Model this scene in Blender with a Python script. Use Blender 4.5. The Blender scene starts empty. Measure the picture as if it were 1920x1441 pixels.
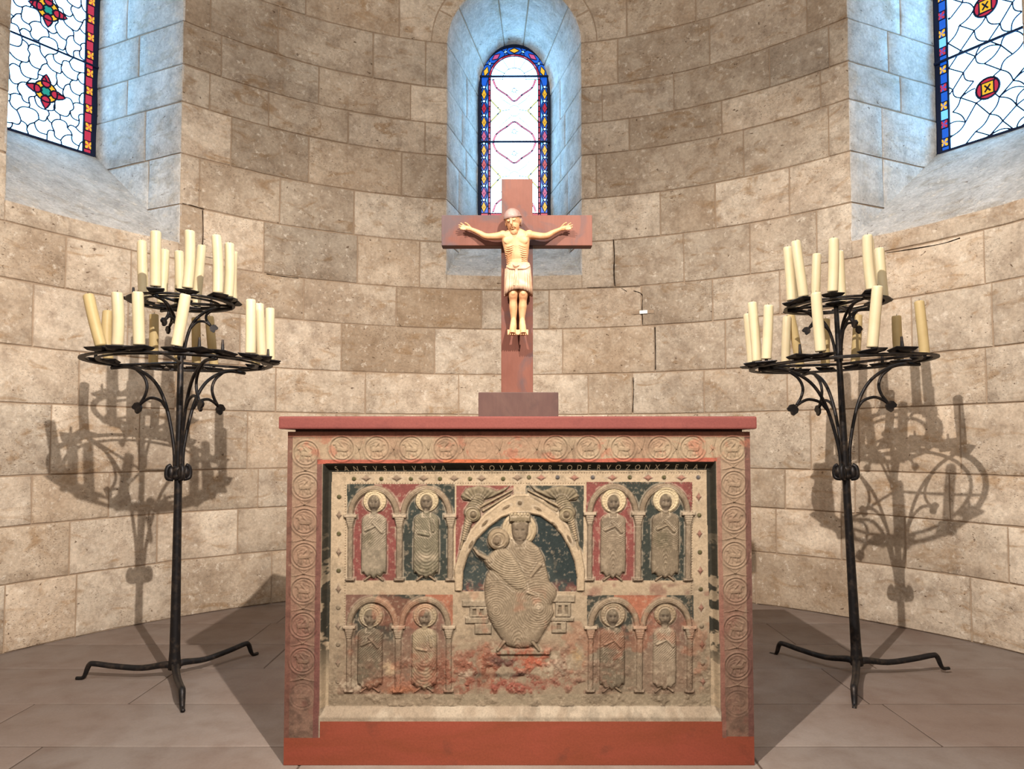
import bpy, bmesh, math, random
import numpy as np
from mathutils import Vector, Matrix, noise
random.seed(7)
PI = math.pi
C = bpy.context.scene.collection

# ------------------------------------------------------------------ camera model
F = 1300.0; PITCH = math.radians(2.4); CAMZ = 1.0
PY0 = 830 - F*math.tan(PITCH)
def ray(px, py):
    dx = (px-960)/F; dy = -(py-PY0)/F
    return Vector((dx, math.cos(PITCH)-math.sin(PITCH)*dy, math.sin(PITCH)+math.cos(PITCH)*dy))
def at(px, py, Y):
    d = ray(px, py)
    t = Y/d.y
    return Vector((d.x*t, Y, CAMZ+d.z*t))
def proj(x, y, z):                      # world -> pixel, works on arrays
    zz = z-CAMZ
    fw = y*math.cos(PITCH)+zz*math.sin(PITCH)
    up = -y*math.sin(PITCH)+zz*math.cos(PITCH)
    return 960+F*x/fw, PY0-F*up/fw
cam_d = bpy.data.cameras.new('camera'); cam = bpy.data.objects.new('camera', cam_d); C.objects.link(cam)
cam.location = (0, 0, CAMZ); cam.rotation_euler = (PI/2+PITCH, 0, 0)
cam_d.sensor_width = 36; cam_d.lens = F/1920*36; cam_d.shift_y = (PY0-720.5)/1920
cam_d.clip_start = .05
bpy.context.scene.camera = cam

# ------------------------------------------------------------------ apse constants
R = 2.71; CYC = 2.11
Z0 = [0, .3225, .598, .84, 1.195, 1.475, 1.793, 2.068, 2.397, 2.70, 3.01, 3.237, 3.495, 3.815, 4.13, 4.45, 4.78]
def th_of(px, z):
    # angle on the cylinder of the point seen at column px and height z
    py = 600
    for _ in range(6):
        d = ray(px, py); a = d.x**2+d.y**2; b = -2*d.y*CYC; c = CYC**2-R**2
        t = (-b+math.sqrt(b*b-4*a*c))/(2*a)
        x, y = d.x*t, d.y*t
        _, py = proj(x, y, z)
    return math.atan2(x, y-CYC)

# ------------------------------------------------------------------ helpers
def new_obj(name, me, parent=None):
    o = bpy.data.objects.new(name, me); C.objects.link(o)
    if parent: o.parent = parent
    return o
def obj(name, bm, mats, parent=None, smooth=False):
    me = bpy.data.meshes.new(name); bm.normal_update(); bm.to_mesh(me); bm.free()
    for m in (mats if isinstance(mats, (list, tuple)) else [mats]): me.materials.append(m)
    if smooth:
        for p in me.polygons: p.use_smooth = True
    return new_obj(name, me, parent)
def tag(o, label, cat, group=None):
    o['label'] = label; o['category'] = cat
    if group: o['group'] = group
    return o
def thing(name, label, cat, loc=(0, 0, 0), group=None):
    o = bpy.data.objects.new(name, None); C.objects.link(o); o.location = loc
    o.empty_display_size = .1
    return tag(o, label, cat, group)
def struct(o, label=None, cat=None):
    o['kind'] = 'structure'
    if label: o['label'] = label
    if cat: o['category'] = cat
    return o
def auto_smooth(o, ang=40):
    me = o.data
    for p in me.polygons: p.use_smooth = True
    bm = bmesh.new(); bm.from_mesh(me)
    for e in bm.edges:
        if len(e.link_faces) == 2 and e.calc_face_angle(0) > math.radians(ang): e.smooth = False
    bm.to_mesh(me); bm.free()
def bx(bm, lo, hi, bev=0, mat=0):
    lo = Vector(lo); hi = Vector(hi); c = (lo+hi)/2; s = hi-lo
    r = bmesh.ops.create_cube(bm, size=1, matrix=Matrix.Translation(c) @ Matrix.Diagonal((s.x, s.y, s.z, 1)))
    vs = r['verts']
    fs = set(f for v in vs for f in v.link_faces)
    for f in fs: f.material_index = mat
    if bev:
        es = list(set(e for v in vs for e in v.link_edges))
        bmesh.ops.bevel(bm, geom=es, offset=bev, segments=2, affect='EDGES', profile=.6)
def tube(bm, pts, rad, seg=10, flat=1.0, caps=True, side=None):
    """pts list of Vector; rad number or list; flat<1 squashes across 'side'."""
    pts = [Vector(p) for p in pts]; n = len(pts)
    rr = rad if isinstance(rad, (list, tuple)) else [rad]*n
    rings = []; prev = None
    for i, p in enumerate(pts):
        t = (pts[min(i+1, n-1)]-pts[max(i-1, 0)])
        if t.length < 1e-9: t = Vector((0, 0, 1))
        t.normalize()
        if side is not None:
            a = Vector(side)-t*t.dot(Vector(side))
            if a.length < 1e-5: a = prev if prev else t.orthogonal()
        elif prev is None: a = t.orthogonal()
        else: a = prev-t*prev.dot(t)
        a = a.normalized(); prev = a; b = t.cross(a).normalized()
        rings.append([bm.verts.new(p+a*math.cos(2*PI*k/seg)*rr[i]*flat+b*math.sin(2*PI*k/seg)*rr[i]) for k in range(seg)])
    for i in range(n-1):
        for k in range(seg):
            bm.faces.new((rings[i][k], rings[i][(k+1) % seg], rings[i+1][(k+1) % seg], rings[i+1][k]))
    if caps:
        bm.faces.new(rings[0][::-1]); bm.faces.new(rings[-1])
def spline(pts, n=8):
    pts = [Vector(p) for p in pts]; out = []
    P = [pts[0]*2-pts[1]]+pts+[pts[-1]*2-pts[-2]]
    for i in range(1, len(P)-2):
        for k in range(n):
            t = k/n; a, b, c, d = P[i-1], P[i], P[i+1], P[i+2]
            out.append(.5*((2*b)+(c-a)*t+(2*a-5*b+4*c-d)*t*t+(3*b-a-3*c+d)*t**3))
    out.append(pts[-1]); return out
def ball(bm, c, r, sub=3, rot=None):
    r = r if isinstance(r, (tuple, list, Vector)) else (r, r, r)
    m = Matrix.Translation(Vector(c)) @ (rot.to_4x4() if rot else Matrix()) @ Matrix.Diagonal((r[0], r[1], r[2], 1))
    bmesh.ops.create_icosphere(bm, subdivisions=sub, radius=1, matrix=m)
def lathe(bm, prof, seg=24, c=(0, 0, 0)):
    rings = []
    for r, z in prof:
        rings.append([bm.verts.new((c[0]+r*math.cos(2*PI*k/seg), c[1]+r*math.sin(2*PI*k/seg), c[2]+z)) for k in range(seg)])
    for i in range(len(rings)-1):
        for k in range(seg): bm.faces.new((rings[i][k], rings[i][(k+1) % seg], rings[i+1][(k+1) % seg], rings[i+1][k]))
    bm.faces.new(rings[0][::-1]); bm.faces.new(rings[-1])

# ------------------------------------------------------------------ materials
def srgb(r, g, b):
    f = lambda c: (c/255/12.92 if c/255 <= .04045 else ((c/255+.055)/1.055)**2.4)
    return (f(r), f(g), f(b), 1)
class NT:
    def __init__(s, name):
        s.m = bpy.data.materials.new(name); s.m.use_nodes = True
        s.t = s.m.node_tree; s.n = s.t.nodes; s.l = s.t.links
        s.b = s.n['Principled BSDF']
        s.co = s.n.new('ShaderNodeTexCoord').outputs['Object']
    def link(s, a, b): s.l.new(a, b)
    def noise(s, scale, det=4, rough=.55, vec=None, dist=0):
        n = s.n.new('ShaderNodeTexNoise'); n.inputs['Scale'].default_value = scale; n.inputs['Detail'].default_value = det
        n.inputs['Roughness'].default_value = rough; n.inputs['Distortion'].default_value = dist
        s.link(vec or s.co, n.inputs['Vector']); return n.outputs['Fac']
    def vor(s, scale, feat='F1', vec=None):
        n = s.n.new('ShaderNodeTexVoronoi'); n.inputs['Scale'].default_value = scale; n.feature = feat
        s.link(vec or s.co, n.inputs['Vector']); return n.outputs['Distance']
    def ramp(s, f, stops):
        n = s.n.new('ShaderNodeValToRGB'); s.link(f, n.inputs['Fac'])
        e = n.color_ramp.elements
        while len(e) < len(stops): e.new(.5)
        for i, (p, c) in enumerate(stops):
            e[i].position = p; e[i].color = c if isinstance(c, tuple) else (c, c, c, 1)
        return n.outputs['Color']
    def mix(s, f, a, b, mode='MIX'):
        n = s.n.new('ShaderNodeMix'); n.data_type = 'RGBA'; n.blend_type = mode
        for v, i in ((f, 0), (a, 6), (b, 7)):
            if isinstance(v, (int, float)): n.inputs[i].default_value = v if i == 0 else (v, v, v, 1)
            elif isinstance(v, tuple): n.inputs[i].default_value = v
            else: s.link(v, n.inputs[i])
        return n.outputs[2]
    def math(s, op, a, b=0, clamp=False):
        n = s.n.new('ShaderNodeMath'); n.operation = op; n.use_clamp = clamp
        for v, i in ((a, 0), (b, 1)):
            if isinstance(v, (int, float)): n.inputs[i].default_value = v
            else: s.link(v, n.inputs[i])
        return n.outputs[0]
    def attr(s, name):
        n = s.n.new('ShaderNodeAttribute'); n.attribute_name = name; return n
    def sep(s, c):
        n = s.n.new('ShaderNodeSeparateColor'); s.link(c, n.inputs[0]); return n.outputs
    def scalevec(s, v):
        n = s.n.new('ShaderNodeMapping'); n.inputs['Scale'].default_value = v; s.link(s.co, n.inputs['Vector']); return n.outputs[0]
    def bump(s, h, st=.3, dist=.005):
        n = s.n.new('ShaderNodeBump'); n.inputs['Strength'].default_value = st; n.inputs['Distance'].default_value = dist
        s.link(h, n.inputs['Height']); s.link(n.outputs[0], s.b.inputs['Normal'])
    def fin(s, col, rough=.9, spec=.2, metal=0):
        if isinstance(col, tuple): s.b.inputs['Base Color'].default_value = col
        else: s.link(col, s.b.inputs['Base Color'])
        if isinstance(rough, (int, float)): s.b.inputs['Roughness'].default_value = rough
        else: s.link(rough, s.b.inputs['Roughness'])
        s.b.inputs['Specular IOR Level'].default_value = spec; s.b.inputs['Metallic'].default_value = metal
        return s.m

def mat_stone(name, pale, mid, dark, brown, toned=True):
    s = NT(name)
    # wavy large mottling
    n1 = s.noise(2.3, 6, .6, dist=.6); n2 = s.noise(11, 6, .65); n3 = s.noise(60, 5, .7)
    base = s.mix(s.ramp(n1, [(.36, 0.0), (.64, 1.0)]), mid, pale)
    base = s.mix(s.ramp(n2, [(.45, 0.0), (.72, .75)]), base, dark)
    base = s.mix(s.ramp(s.noise(5, 5, .6, vec=s.scalevec((1, 1, 2.2)), dist=1.2), [(.55, 0.0), (.68, .7)]), base, brown)
    base = s.mix(s.ramp(s.noise(7.5, 6, .62, vec=s.scalevec((1.3, 1.3, 1.6))), [(.56, 0.0), (.68, .5)]), base, srgb(222, 210, 192))
    if toned:
        a = s.attr('tone'); c = s.sep(a.outputs['Color'])
        base = s.mix(s.math('MULTIPLY', c[1], 1.0, True), base, brown)
        base = s.mix(1.0, base, a_mul(s, c[0]), 'MULTIPLY')
    base = s.mix(.55, base, s.ramp(n3, [(.32, .55), (.62, 1.06)]), 'MULTIPLY')
    base = s.mix(.5, base, s.ramp(s.noise(1.1, 5, .6, dist=.8), [(.35, .66), (.6, 1.04)]), 'MULTIPLY')
    # pits: few dark cavities, clustered
    m = s.ramp(s.noise(4.1, 4), [(.44, 0.0), (.62, 1.0)])
    p1 = s.math('MULTIPLY', s.ramp(s.noise(36, 2, .5, vec=s.scalevec((1, 1, 1.5)), dist=.4), [(.70, 0.0), (.74, 1.0)]), s.ramp(s.noise(2.7, 2), [(.40, .2), (.55, 1.0)]))
    p2 = s.math('MULTIPLY', s.ramp(s.noise(95, 2, .6, vec=s.scalevec((1, 1, 1.8)), dist=.3), [(.62, 0.0), (.67, 1.0)]), m)
    pits = s.math('MAXIMUM', p1, s.math('MULTIPLY', p2, .7))
    base = s.mix(s.math('MULTIPLY', s.ramp(s.noise(26, 4, .7), [(.58, 0.0), (.70, 1.0)]), .55), base, srgb(232, 222, 206))
    base = s.mix(s.math('MULTIPLY', pits, .8), base, srgb(84, 62, 44))
    h = s.math('SUBTRACT', s.math('ADD', s.math('MULTIPLY', n3, .5), s.math('MULTIPLY', n2, .9)), s.math('MULTIPLY', pits, .9))
    s.bump(h, .55, .006)
    return s.fin(base, .92, .15)
def a_mul(s, ch):
    n = s.n.new('ShaderNodeCombineColor')
    for i in range(3): s.link(ch, n.inputs[i])
    return n.outputs[0]
STONE = mat_stone('apse_stone', srgb(222, 208, 188), srgb(196, 178, 157), srgb(150, 132, 114), srgb(166, 136, 102))
s = NT('mortar'); MORTAR = s.fin(s.mix(s.noise(30), srgb(140, 120, 100), srgb(176, 156, 134)), .95, .1)
s = NT('reveal_stone')
REVEAL = mat_stone('reveal_stone', srgb(228, 226, 222), srgb(208, 205, 200), srgb(168, 164, 158), srgb(184, 174, 158))  # same stone as the wall, made paler: window daylight put into its colour
def mat_floor():
    s = NT('floor_stone'); a = s.attr('tone'); c = s.sep(a.outputs['Color'])
    n1 = s.noise(1.4, 5, .6, dist=.5); n2 = s.noise(9, 5); n3 = s.noise(120, 3)
    col = s.mix(s.ramp(n1, [(.38, 0.0), (.62, 1.0)]), srgb(120, 104, 94), srgb(131, 120, 112))
    col = s.mix(s.ramp(n2, [(.45, 0.0), (.75, .5)]), col, srgb(104, 86, 75))
    col = s.mix(1.0, col, a_mul(s, c[0]), 'MULTIPLY')
    col = s.mix(.3, col, s.ramp(n3, [(.3, .7), (.7, 1.0)]), 'MULTIPLY')
    s.bump(s.math('ADD', n2, s.math('MULTIPLY', n3, .3)), .25, .004)
    return s.fin(col, .8, .25)
FLOOR = mat_floor()
s = NT('black_iron'); nn = s.noise(40, 4)
s.bump(nn, .4, .003)
IRON = s.fin(s.mix(s.ramp(nn, [(.5, 0.0), (.75, 1.0)]), srgb(30, 28, 29), srgb(66, 56, 48)), .48, .5, .55)
s = NT('candle_wax'); nn = s.noise(14, 4)
WAX = s.fin(s.mix(nn, srgb(206, 190, 150), srgb(224, 210, 176)), .45, .4)
s.b.inputs['Subsurface Weight'].default_value = .25; s.b.inputs['Subsurface Radius'].default_value = (.02, .014, .008); s.b.inputs['Subsurface Scale'].default_value = .6
s = NT('aged_wax'); nn = s.noise(18, 4)
WAX2 = s.fin(s.mix(nn, srgb(176, 152, 104), srgb(206, 184, 134)), .5, .35)
s = NT('wick'); WICK = s.fin(srgb(50, 42, 34), .9)
def mat_redstone(name, a, b, c):
    s = NT(name); n1 = s.noise(3, 5, .6, vec=s.scalevec((1, 1, 4)), dist=.5); n2 = s.noise(160, 3)
    col = s.mix(s.ramp(n1, [(.35, 0.0), (.65, 1.0)]), a, b)
    col = s.mix(s.ramp(s.noise(12, 4), [(.6, 0.0), (.75, .6)]), col, c)
    col = s.mix(.4, col, s.ramp(n2, [(.3, .65), (.7, 1.0)]), 'MULTIPLY')
    s.bump(n2, .2, .002)
    return s.fin(col, .75, .25)
SLABM = mat_redstone('red_sandstone', srgb(104, 53, 48), srgb(114, 61, 54), srgb(90, 46, 43))
PLINTH = mat_redstone('plinth_paint', srgb(108, 52, 32), srgb(120, 56, 40), srgb(86, 46, 32))
def mat_wood(name, a, b, dark):
    s = NT(name); n1 = s.noise(4, 5, .6, vec=s.scalevec((1.2, 1, 1)), dist=.7); g = s.noise(30, 4, .6, vec=s.scalevec((4, 4, .5)))
    col = s.mix(s.ramp(n1, [(.4, 0.0), (.6, 1.0)]), a, b)
    col = s.mix(s.ramp(s.noise(6, 4, dist=.8), [(.5, 0.0), (.62, .8)]), col, dark)
    col = s.mix(.3, col, s.ramp(g, [(.3, .6), (.7, 1.0)]), 'MULTIPLY')
    s.bump(g, .2, .002)
    return s.fin(col, .6, .3)
CROSSW = mat_wood('reddish_wood', srgb(98, 54, 40), srgb(110, 66, 52), srgb(72, 60, 62))
BASEW = mat_wood('dark_wood', srgb(76, 52, 46), srgb(84, 60, 52), srgb(66, 46, 42))
def mat_corpus(name, a, b):
    s = NT(name); n1 = s.noise(22, 5, .6, dist=.6); g = s.noise(60, 4, .6, vec=s.scalevec((3, 3, .5)))
    col = s.mix(s.ramp(n1, [(.4, 0.0), (.65, 1.0)]), a, b)
    col = s.mix(.25, col, s.ramp(g, [(.3, .7), (.7, 1.0)]), 'MULTIPLY')
    s.bump(g, .15, .001)
    return s.fin(col, .5, .35)
SKIN = mat_corpus('carved_limewood', srgb(184, 134, 94), srgb(198, 156, 116))
CLOTH = mat_corpus('carved_cloth_paint', srgb(178, 138, 108), srgb(196, 168, 144))
HAIRM = mat_corpus('carved_hair_paint', srgb(126, 100, 90), srgb(150, 124, 116))
s = NT('pale_metal'); PALE = s.fin(srgb(200, 200, 196), .4, .5, .3)
s = NT('crack_dark'); CRACK = s.fin(srgb(38, 30, 24), 1, 0)

# ------------------------------------------------------------------ masonry
class Masonry:
    def __init__(s): s.bm = bmesh.new(); s.tl = s.bm.verts.layers.float_color.new('tone')
    def block(s, S, u0, u1, v0, v1, su, sv, tone=1, brown=0, gap=.0028, nu=6, nv=3, dep=None, gaps=(1, 1, 1, 1), back=True):
        """S(u,v,d); u0..v1 numbers or callables (u of v / v of u fraction); su, sv metres per unit"""
        fu0 = u0 if callable(u0) else (lambda v, k=u0: k)
        fu1 = u1 if callable(u1) else (lambda v, k=u1: k)
        bev = .005
        off = random.uniform(-.0015, .0015) if dep is None else dep
        sd = random.uniform(0, 100)
        def fr(n, L, ga, gb):
            a = [gap*ga/L, (gap*ga+bev*.4)/L, (gap*ga+bev)/L]; b = [1-(gap*gb+bev)/L, 1-(gap*gb+bev*.4)/L, 1-gap*gb/L]
            m = [a[2]+(b[0]-a[2])*(i+1)/(n) for i in range(n-1)]
            return a+m+b
        Lv = max(abs(v1-v0)*sv, .03)
        vf = fr(nv, Lv, gaps[2], gaps[3])
        Lu = max(abs(fu1((v0+v1)/2)-fu0((v0+v1)/2))*su, .03)
        uf = fr(nu, Lu, gaps[0], gaps[1])
        if len(set(uf)) < 2: return
        grid = []
        for j, b in enumerate(vf):
            v = v0+(v1-v0)*b; a0, a1 = fu0(v), fu1(v); row = []
            if (a1-a0)*su < .012: row = None
            else:
                for i, a in enumerate(uf):
                    u = a0+(a1-a0)*a
                    ei = min(i, len(uf)-1-i); ej = min(j, len(vf)-1-j); e = min(ei, ej)
                    d = (.010, .0016, 0)[e] if e < 3 else 0
                    wu = wv = 0
                    if e < 3:
                        w = noise.noise(Vector((u*su*7+sd, v*sv*7, sd)))*.0035; w2 = noise.noise(Vector((u*su*7, v*sv*7+sd, sd+9)))*.0035
                        wu = w/su; wv = w2/sv
                    d += off+noise.noise(Vector((u*su*5, v*sv*5, 3)))*.003
                    vt = s.bm.verts.new(S(u+wu, v+wv, d)); vt[s.tl] = (tone, brown, random.random(), 1); row.append(vt)
            grid.append(row)
        for j in range(len(grid)-1):
            if grid[j] is None or grid[j+1] is None: continue
            for i in range(len(uf)-1):
                f = s.bm.faces.new((grid[j][i], grid[j][i+1], grid[j+1][i+1], grid[j+1][i])); f.smooth = True
        if back:
            rows = []
            for j in range(nv+1):
                v = v0+(v1-v0)*j/nv; a0, a1 = fu0(v), fu1(v)
                rr = []
                for i in range(nu+1):
                    vt = s.bm.verts.new(S(a0+(a1-a0)*i/nu, v, .0065)); vt[s.tl] = (1, 0, 0, 1); rr.append(vt)
                rows.append(rr)
            for j in range(nv):
                for i in range(nu):
                    try:
                        f = s.bm.faces.new((rows[j][i], rows[j][i+1], rows[j+1][i+1], rows[j+1][i])); f.material_index = 1; f.smooth = True
                    except ValueError: pass
def Scyl(u, v, d): return Vector(((R+d)*math.sin(u), CYC+(R+d)*math.cos(u), v))

ZSILL = 2.17; ZSP = 3.815; ZGB = 2.80; ZGS = 3.95; GD = .70
class Win:
    pass
wins = []
for n, (pa, pb) in enumerate(((838, 1090), None, None) if False else [(838, 1090)]):
    pass
a0 = th_of(838, 3.0); a1 = th_of(1090, 3.0)
w = Win(); w.c = (a0+a1)/2; w.h = (a1-a0)/2; w.g = .281; wins.append(w)
a0 = th_of(20, 3.0); a1 = th_of(341, 3.0)
w = Win(); w.c = (a0+a1)/2; w.h = (a1-a0)/2; w.g = .275; wins.append(w)
a0 = th_of(1592, 3.0); a1 = th_of(1917, 3.0)
w = Win(); w.c = (a0+a1)/2; w.h = (a1-a0)/2; w.g = .275; wins.append(w)
for w in wins:
    w.w = R*math.sin(w.h); w.t = Vector((math.cos(w.c), -math.sin(w.c), 0)); w.n = Vector((math.sin(w.c), math.cos(w.c), 0))
    w.rx = w.w+.11
O = Vector((0, CYC, 0))
def wedge(w, z, r):
    q = r*r-(z-ZSP)**2
    return math.asin(min(1, math.sqrt(max(0, q))/R))

J = {  # vertical joints per course (image columns converted to wall angle)
 0: [9, 143, 327, 509, 690, 880, 1060, 1230, 1417, 1597, 1820],
 1: [131, 295, 446, 620, 800, 990, 1170, 1330, 1455, 1577, 1697, 1890],
 2: [60, 205, 335, 484, 660, 850, 1040, 1240, 1472, 1603, 1780],
 3: [96, 262, 464, 630, 800, 960, 1140, 1330, 1520, 1610, 1800],
 4: [149, 330, 517, 685, 860, 1103, 1186, 1320, 1476, 1640, 1848],
 5: [63, 240, 450, 640, 815, 1055, 1228, 1360, 1540, 1709, 1860],
 6: [124, 246, 400, 570, 743, 903, 1030, 1203, 1336, 1462, 1650, 1845],
 7: [380, 495, 670, 787, 1151, 1282, 1406, 1531],
 8: [525, 664, 1238, 1341, 1480],
 9: [434, 579, 753, 1118, 1394, 1553],
 10: [394, 504, 653, 797, 1180, 1353, 1538],
 11: [416, 598, 770, 1129, 1263, 1442, 1554],
 12: [396, 522, 700, 798, 1158, 1330, 1512],
 13: [440, 574, 749, 1175, 1304, 1450],
 14: [500, 640, 780, 1130, 1260, 1400],
 15: [430, 600, 720, 900, 1060, 1200, 1350]}
TONE = {(7, 582): (.70, .15), (9, 506): (.74, .25), (8, 594): (.80, .2), (6, 823): (.86, .55), (5, 727): (.84, .45), (6, 1270): (.74, .2),
        (9, 389): (1.12, 0), (7, 728): (1.05, .3), (11, 805): (1.12, 0), (2, 1537): (1.16, .1), (1, 1516): (1.1, .15), (0, 1507): (.82, .4),
        (0, 1340): (.82, .4), (1, 1637): (.80, .3), (6, 1116): (1.05, .15), (5, 1141): (1.02, .35), (4, 1144): (.95, .3), (7, 1344): (.80, .1), (7, 1216): (.82, .1),
        (6, 1399): (.86, .1), (5, 1294): (.86, .1), (9, 1256): (.82, .2), (10, 1266): (.80, .3), (12, 1244): (.86, .2), (11, 1352): (.86, .2),
        (10, 1445): (1.02, .1), (8, 1410): (1.02, 0), (8, 1537): (1.02, 0), (9, 666): (.98, .3), (10, 579): (.92, .15), (12, 459): (.84, .15), (5, 31): (.84, 0), (6, 62): (1.0, .1)}
jit = random.Random(3)
M = Masonry()
THMAX = PI/2
for c in range(len(Z0)-1):
    z0, z1 = Z0[c], Z0[c+1]; zm = (z0+z1)/2
    js = sorted(th_of(p, zm) for p in J[c]); pxs = sorted(J[c])
    lab = [(th_of(p, zm), p) for p in pxs]
    # extend to the apse ends with plain joints
    lo = js[0]; hi = js[-1]
    t = lo
    while t-.24 > -THMAX+.08: t -= jit.uniform(.17, .25); js.insert(0, t)
    js.insert(0, -THMAX); t = hi
    while t+.24 < THMAX-.08: t += jit.uniform(.17, .25); js.append(t)
    js.append(THMAX)
    # openings
    segs = []
    ops = []
    for w in wins:
        if z1 <= ZSILL: continue
        if z0 >= ZSP-.01:
            if z0 >= ZSP+w.rx: continue
            ops.append((w.c, w, 'arch'))
        else: ops.append((w.c, w, 'jamb'))
    def cut(lst, w):
        out = []
        lo_, hi_ = w.c-w.h, w.c+w.h
        if z0 >= ZSP-.01:
            k = wedge(w, max(z0, ZSP), w.rx); k2 = wedge(w, z1, w.rx); km = k*.5+k2*.5
        for (a, b, fa, fb) in lst:
            if z0 >= ZSP-.01:
                L_, H_ = w.c-km, w.c+km
            else: L_, H_ = lo_, hi_
            if b <= L_ or a >= H_: out.append((a, b, fa, fb)); continue
            if a < L_-.012:
                out.append((a, L_, fa, ('L', w)))
            if b > H_+.012:
                out.append((H_, b, ('H', w), fb))
        return out
    segs = [(a, b, None, None) for a, b in zip(js[:-1], js[1:])]
    for _, w, kind in ops: segs = cut(segs, w)
    # absorb slivers beside an opening
    for (a, b, fa, fb) in segs:
        def edge(f, val):
            if f is None: return val
            side, w = f
            if z0 < ZSP-.01: return val
            sg = -1 if side == 'L' else 1
            return lambda v, w=w, sg=sg: w.c+sg*wedge(w, max(v, ZSP), w.rx)
        mid = (a+b)/2
        px, _ = proj(R*math.sin(mid), CYC+R*math.cos(mid), zm)
        best = None
        for (cc, pp), tv in TONE.items():
            if cc == c and abs(pp-px) < 26: best = tv
        tone, br = best if best else (jit.uniform(.84, 1.12), jit.choice([0, 0, .1, .2, .3]))
        if c >= 8 and not best: tone *= .95
        U0, U1 = edge(fa, a), edge(fb, b)
        ga = 0 if fa and z0 < ZSP-.01 else 1; gb = 0 if fb and z0 < ZSP-.01 else 1
        M.block(Scyl, U0, U1, z0, z1, R, 1, tone, br, nu=max(3, int((b-a)/.035)), nv=4, gaps=(ga, gb, 1, 1))
    if c == 7:
        for w in wins:   # stone under each sill
            M.block(Scyl, w.c-w.h, w.c+w.h, z0, ZSILL, R, 1, 1.0, .12, nu=8, nv=2, gaps=(0, 0, 1, 0))
for w in wins:           # narrow ring of voussoirs
    def Sv(u, v, d, w=w):
        x = v*math.cos(u); z = ZSP+v*math.sin(u); th = w.c+math.asin(x/R); return Scyl(th, z, d)
    ks = [0, .42, .86, 1.28, PI-1.28, PI-.86, PI-.42, PI]
    for k in range(len(ks)-1):
        M.block(Sv, ks[k], ks[k+1], w.w, w.rx, .5, 1, jit.uniform(.9, 1.05), .15, nu=5, nv=2, gaps=(1, 1, 0, 1))
# fix orientation: make every face look at the apse axis
bm = M.bm
wall = None
for f in bm.faces:
    f.normal_update(); c_ = f.calc_center_median(); c_.z = 0
    if f.normal.dot(O-c_) < 0: f.normal_flip()
wall = obj('wall_back', bm, [STONE, MORTAR])
struct(wall, 'curved apse wall of pitted beige ashlar blocks')

# cracks along some joints and the crack gauge
bm = bmesh.new()
def crack(pts, wpx):
    P = []
    for (x, y) in pts:
        d = ray(x, y); a = d.x**2+d.y**2; b = -2*d.y*CYC; cc = CYC**2-R**2
        t = (-b+math.sqrt(b*b-4*a*cc))/(2*a); P.append(Vector((d.x*t, d.y*t, CAMZ+d.z*t)))
    P = spline(P, 4)
    tube(bm, P, [max(.0012, wpx*.0018*random.uniform(.6, 1.2)) for _ in P], 6)
crack([(1150, 449), (1152, 480), (1151, 510), (1153, 536)], 2)
crack([(1165, 540), (1175, 546)], 1.2); crack([(1188, 545), (1200, 549), (1205, 556), (1204, 575), (1205, 608)], 1.6)
crack([(1228, 613), (1229, 650), (1229, 692)], 2); crack([(1187, 707), (1188, 735), (1186, 772)], 1.6)
crack([(1100, 539), (1155, 538), (1200, 537)], .8); crack([(342, 381), (360, 385), (383, 392)], 1.3)
crack([(380, 394), (381, 440), (378, 480)], 1.3); crack([(378, 480), (400, 484)], 1.1); crack([(1662, 474), (1760, 458), (1800, 446)], 1.5)
crack([(500, 513), (540, 519), (560, 521)], 1.1)
obj('crack', bm, CRACK, wall)
d = at(1207, 588, 4.70)
g = thing('crack_gauge', 'small pale metal strip screwed across a wall crack right of the cross', 'crack gauge', th and (0, 0, 0) if False else (0, 0, 0))
bm = bmesh.new(); tt = th_of(1207, 1.88)
def W(th_, z, dd): return Vector(((R-dd)*math.sin(th_), CYC+(R-dd)*math.cos(th_), z))
def platebox(bm, th_, z, hw, hh, d0, d1):
    t_ = Vector((math.cos(th_), -math.sin(th_), 0)); n_ = -Vector((math.sin(th_), math.cos(th_), 0))
    c_ = W(th_, z, 0); vs = []
    for dd in (d0, d1):
        for sx, sz in ((-1, -1), (1, -1), (1, 1), (-1, 1)): vs.append(bm.verts.new(c_+t_*hw*sx+Vector((0, 0, hh*sz))+n_*dd))
    for q in ((0, 1, 2, 3), (7, 6, 5, 4), (0, 4, 5, 1), (1, 5, 6, 2), (2, 6, 7, 3), (3, 7, 4, 0)): bm.faces.new([vs[i] for i in q])
    bmesh.ops.recalc_face_normals(bm, faces=bm.faces)
platebox(bm, tt, 1.885, .070, .011, -.002, .006); obj('backing_strip', bm, MORTAR, g)
bm = bmesh.new(); platebox(bm, tt, 1.885, .026, .011, .006, .011); obj('gauge_plate', bm, PALE, g)

# ------------------------------------------------------------------ window reveals and stained glass
def glass_mat(name, col, st):
    s = NT(name); n = s.noise(14, 4); c = s.mix(.25, col, s.ramp(n, [(.35, .6), (.65, 1.0)]), 'MULTIPLY')
    s.fin(s.mix(.96, c, .01), .15, .3)
    s.link(c, s.b.inputs['Emission Color']); s.b.inputs['Emission Strength'].default_value = st
    return s.m
GLW = glass_mat('clear_glass', (.29, .64, 1.0, 1), 13.0)
GL = {'w': GLW, 'b': glass_mat('blue_glass', srgb(22, 92, 205), 1.25), 'r': glass_mat('red_glass', srgb(205, 50, 80), 1.0),
      'y': glass_mat('yellow_glass', srgb(250, 190, 50), 1.15), 'p': glass_mat('pink_glass', srgb(212, 90, 150), 1.0), 't': glass_mat('teal_glass', srgb(40, 165, 150), 1.0),
      'k': glass_mat('rose_glass', srgb(232, 130, 165), 1.1), 'c': glass_mat('pale_blue_glass', srgb(110, 190, 240), 1.6), 'l': glass_mat('lemon_glass', srgb(235, 225, 120), 1.3)}
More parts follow.
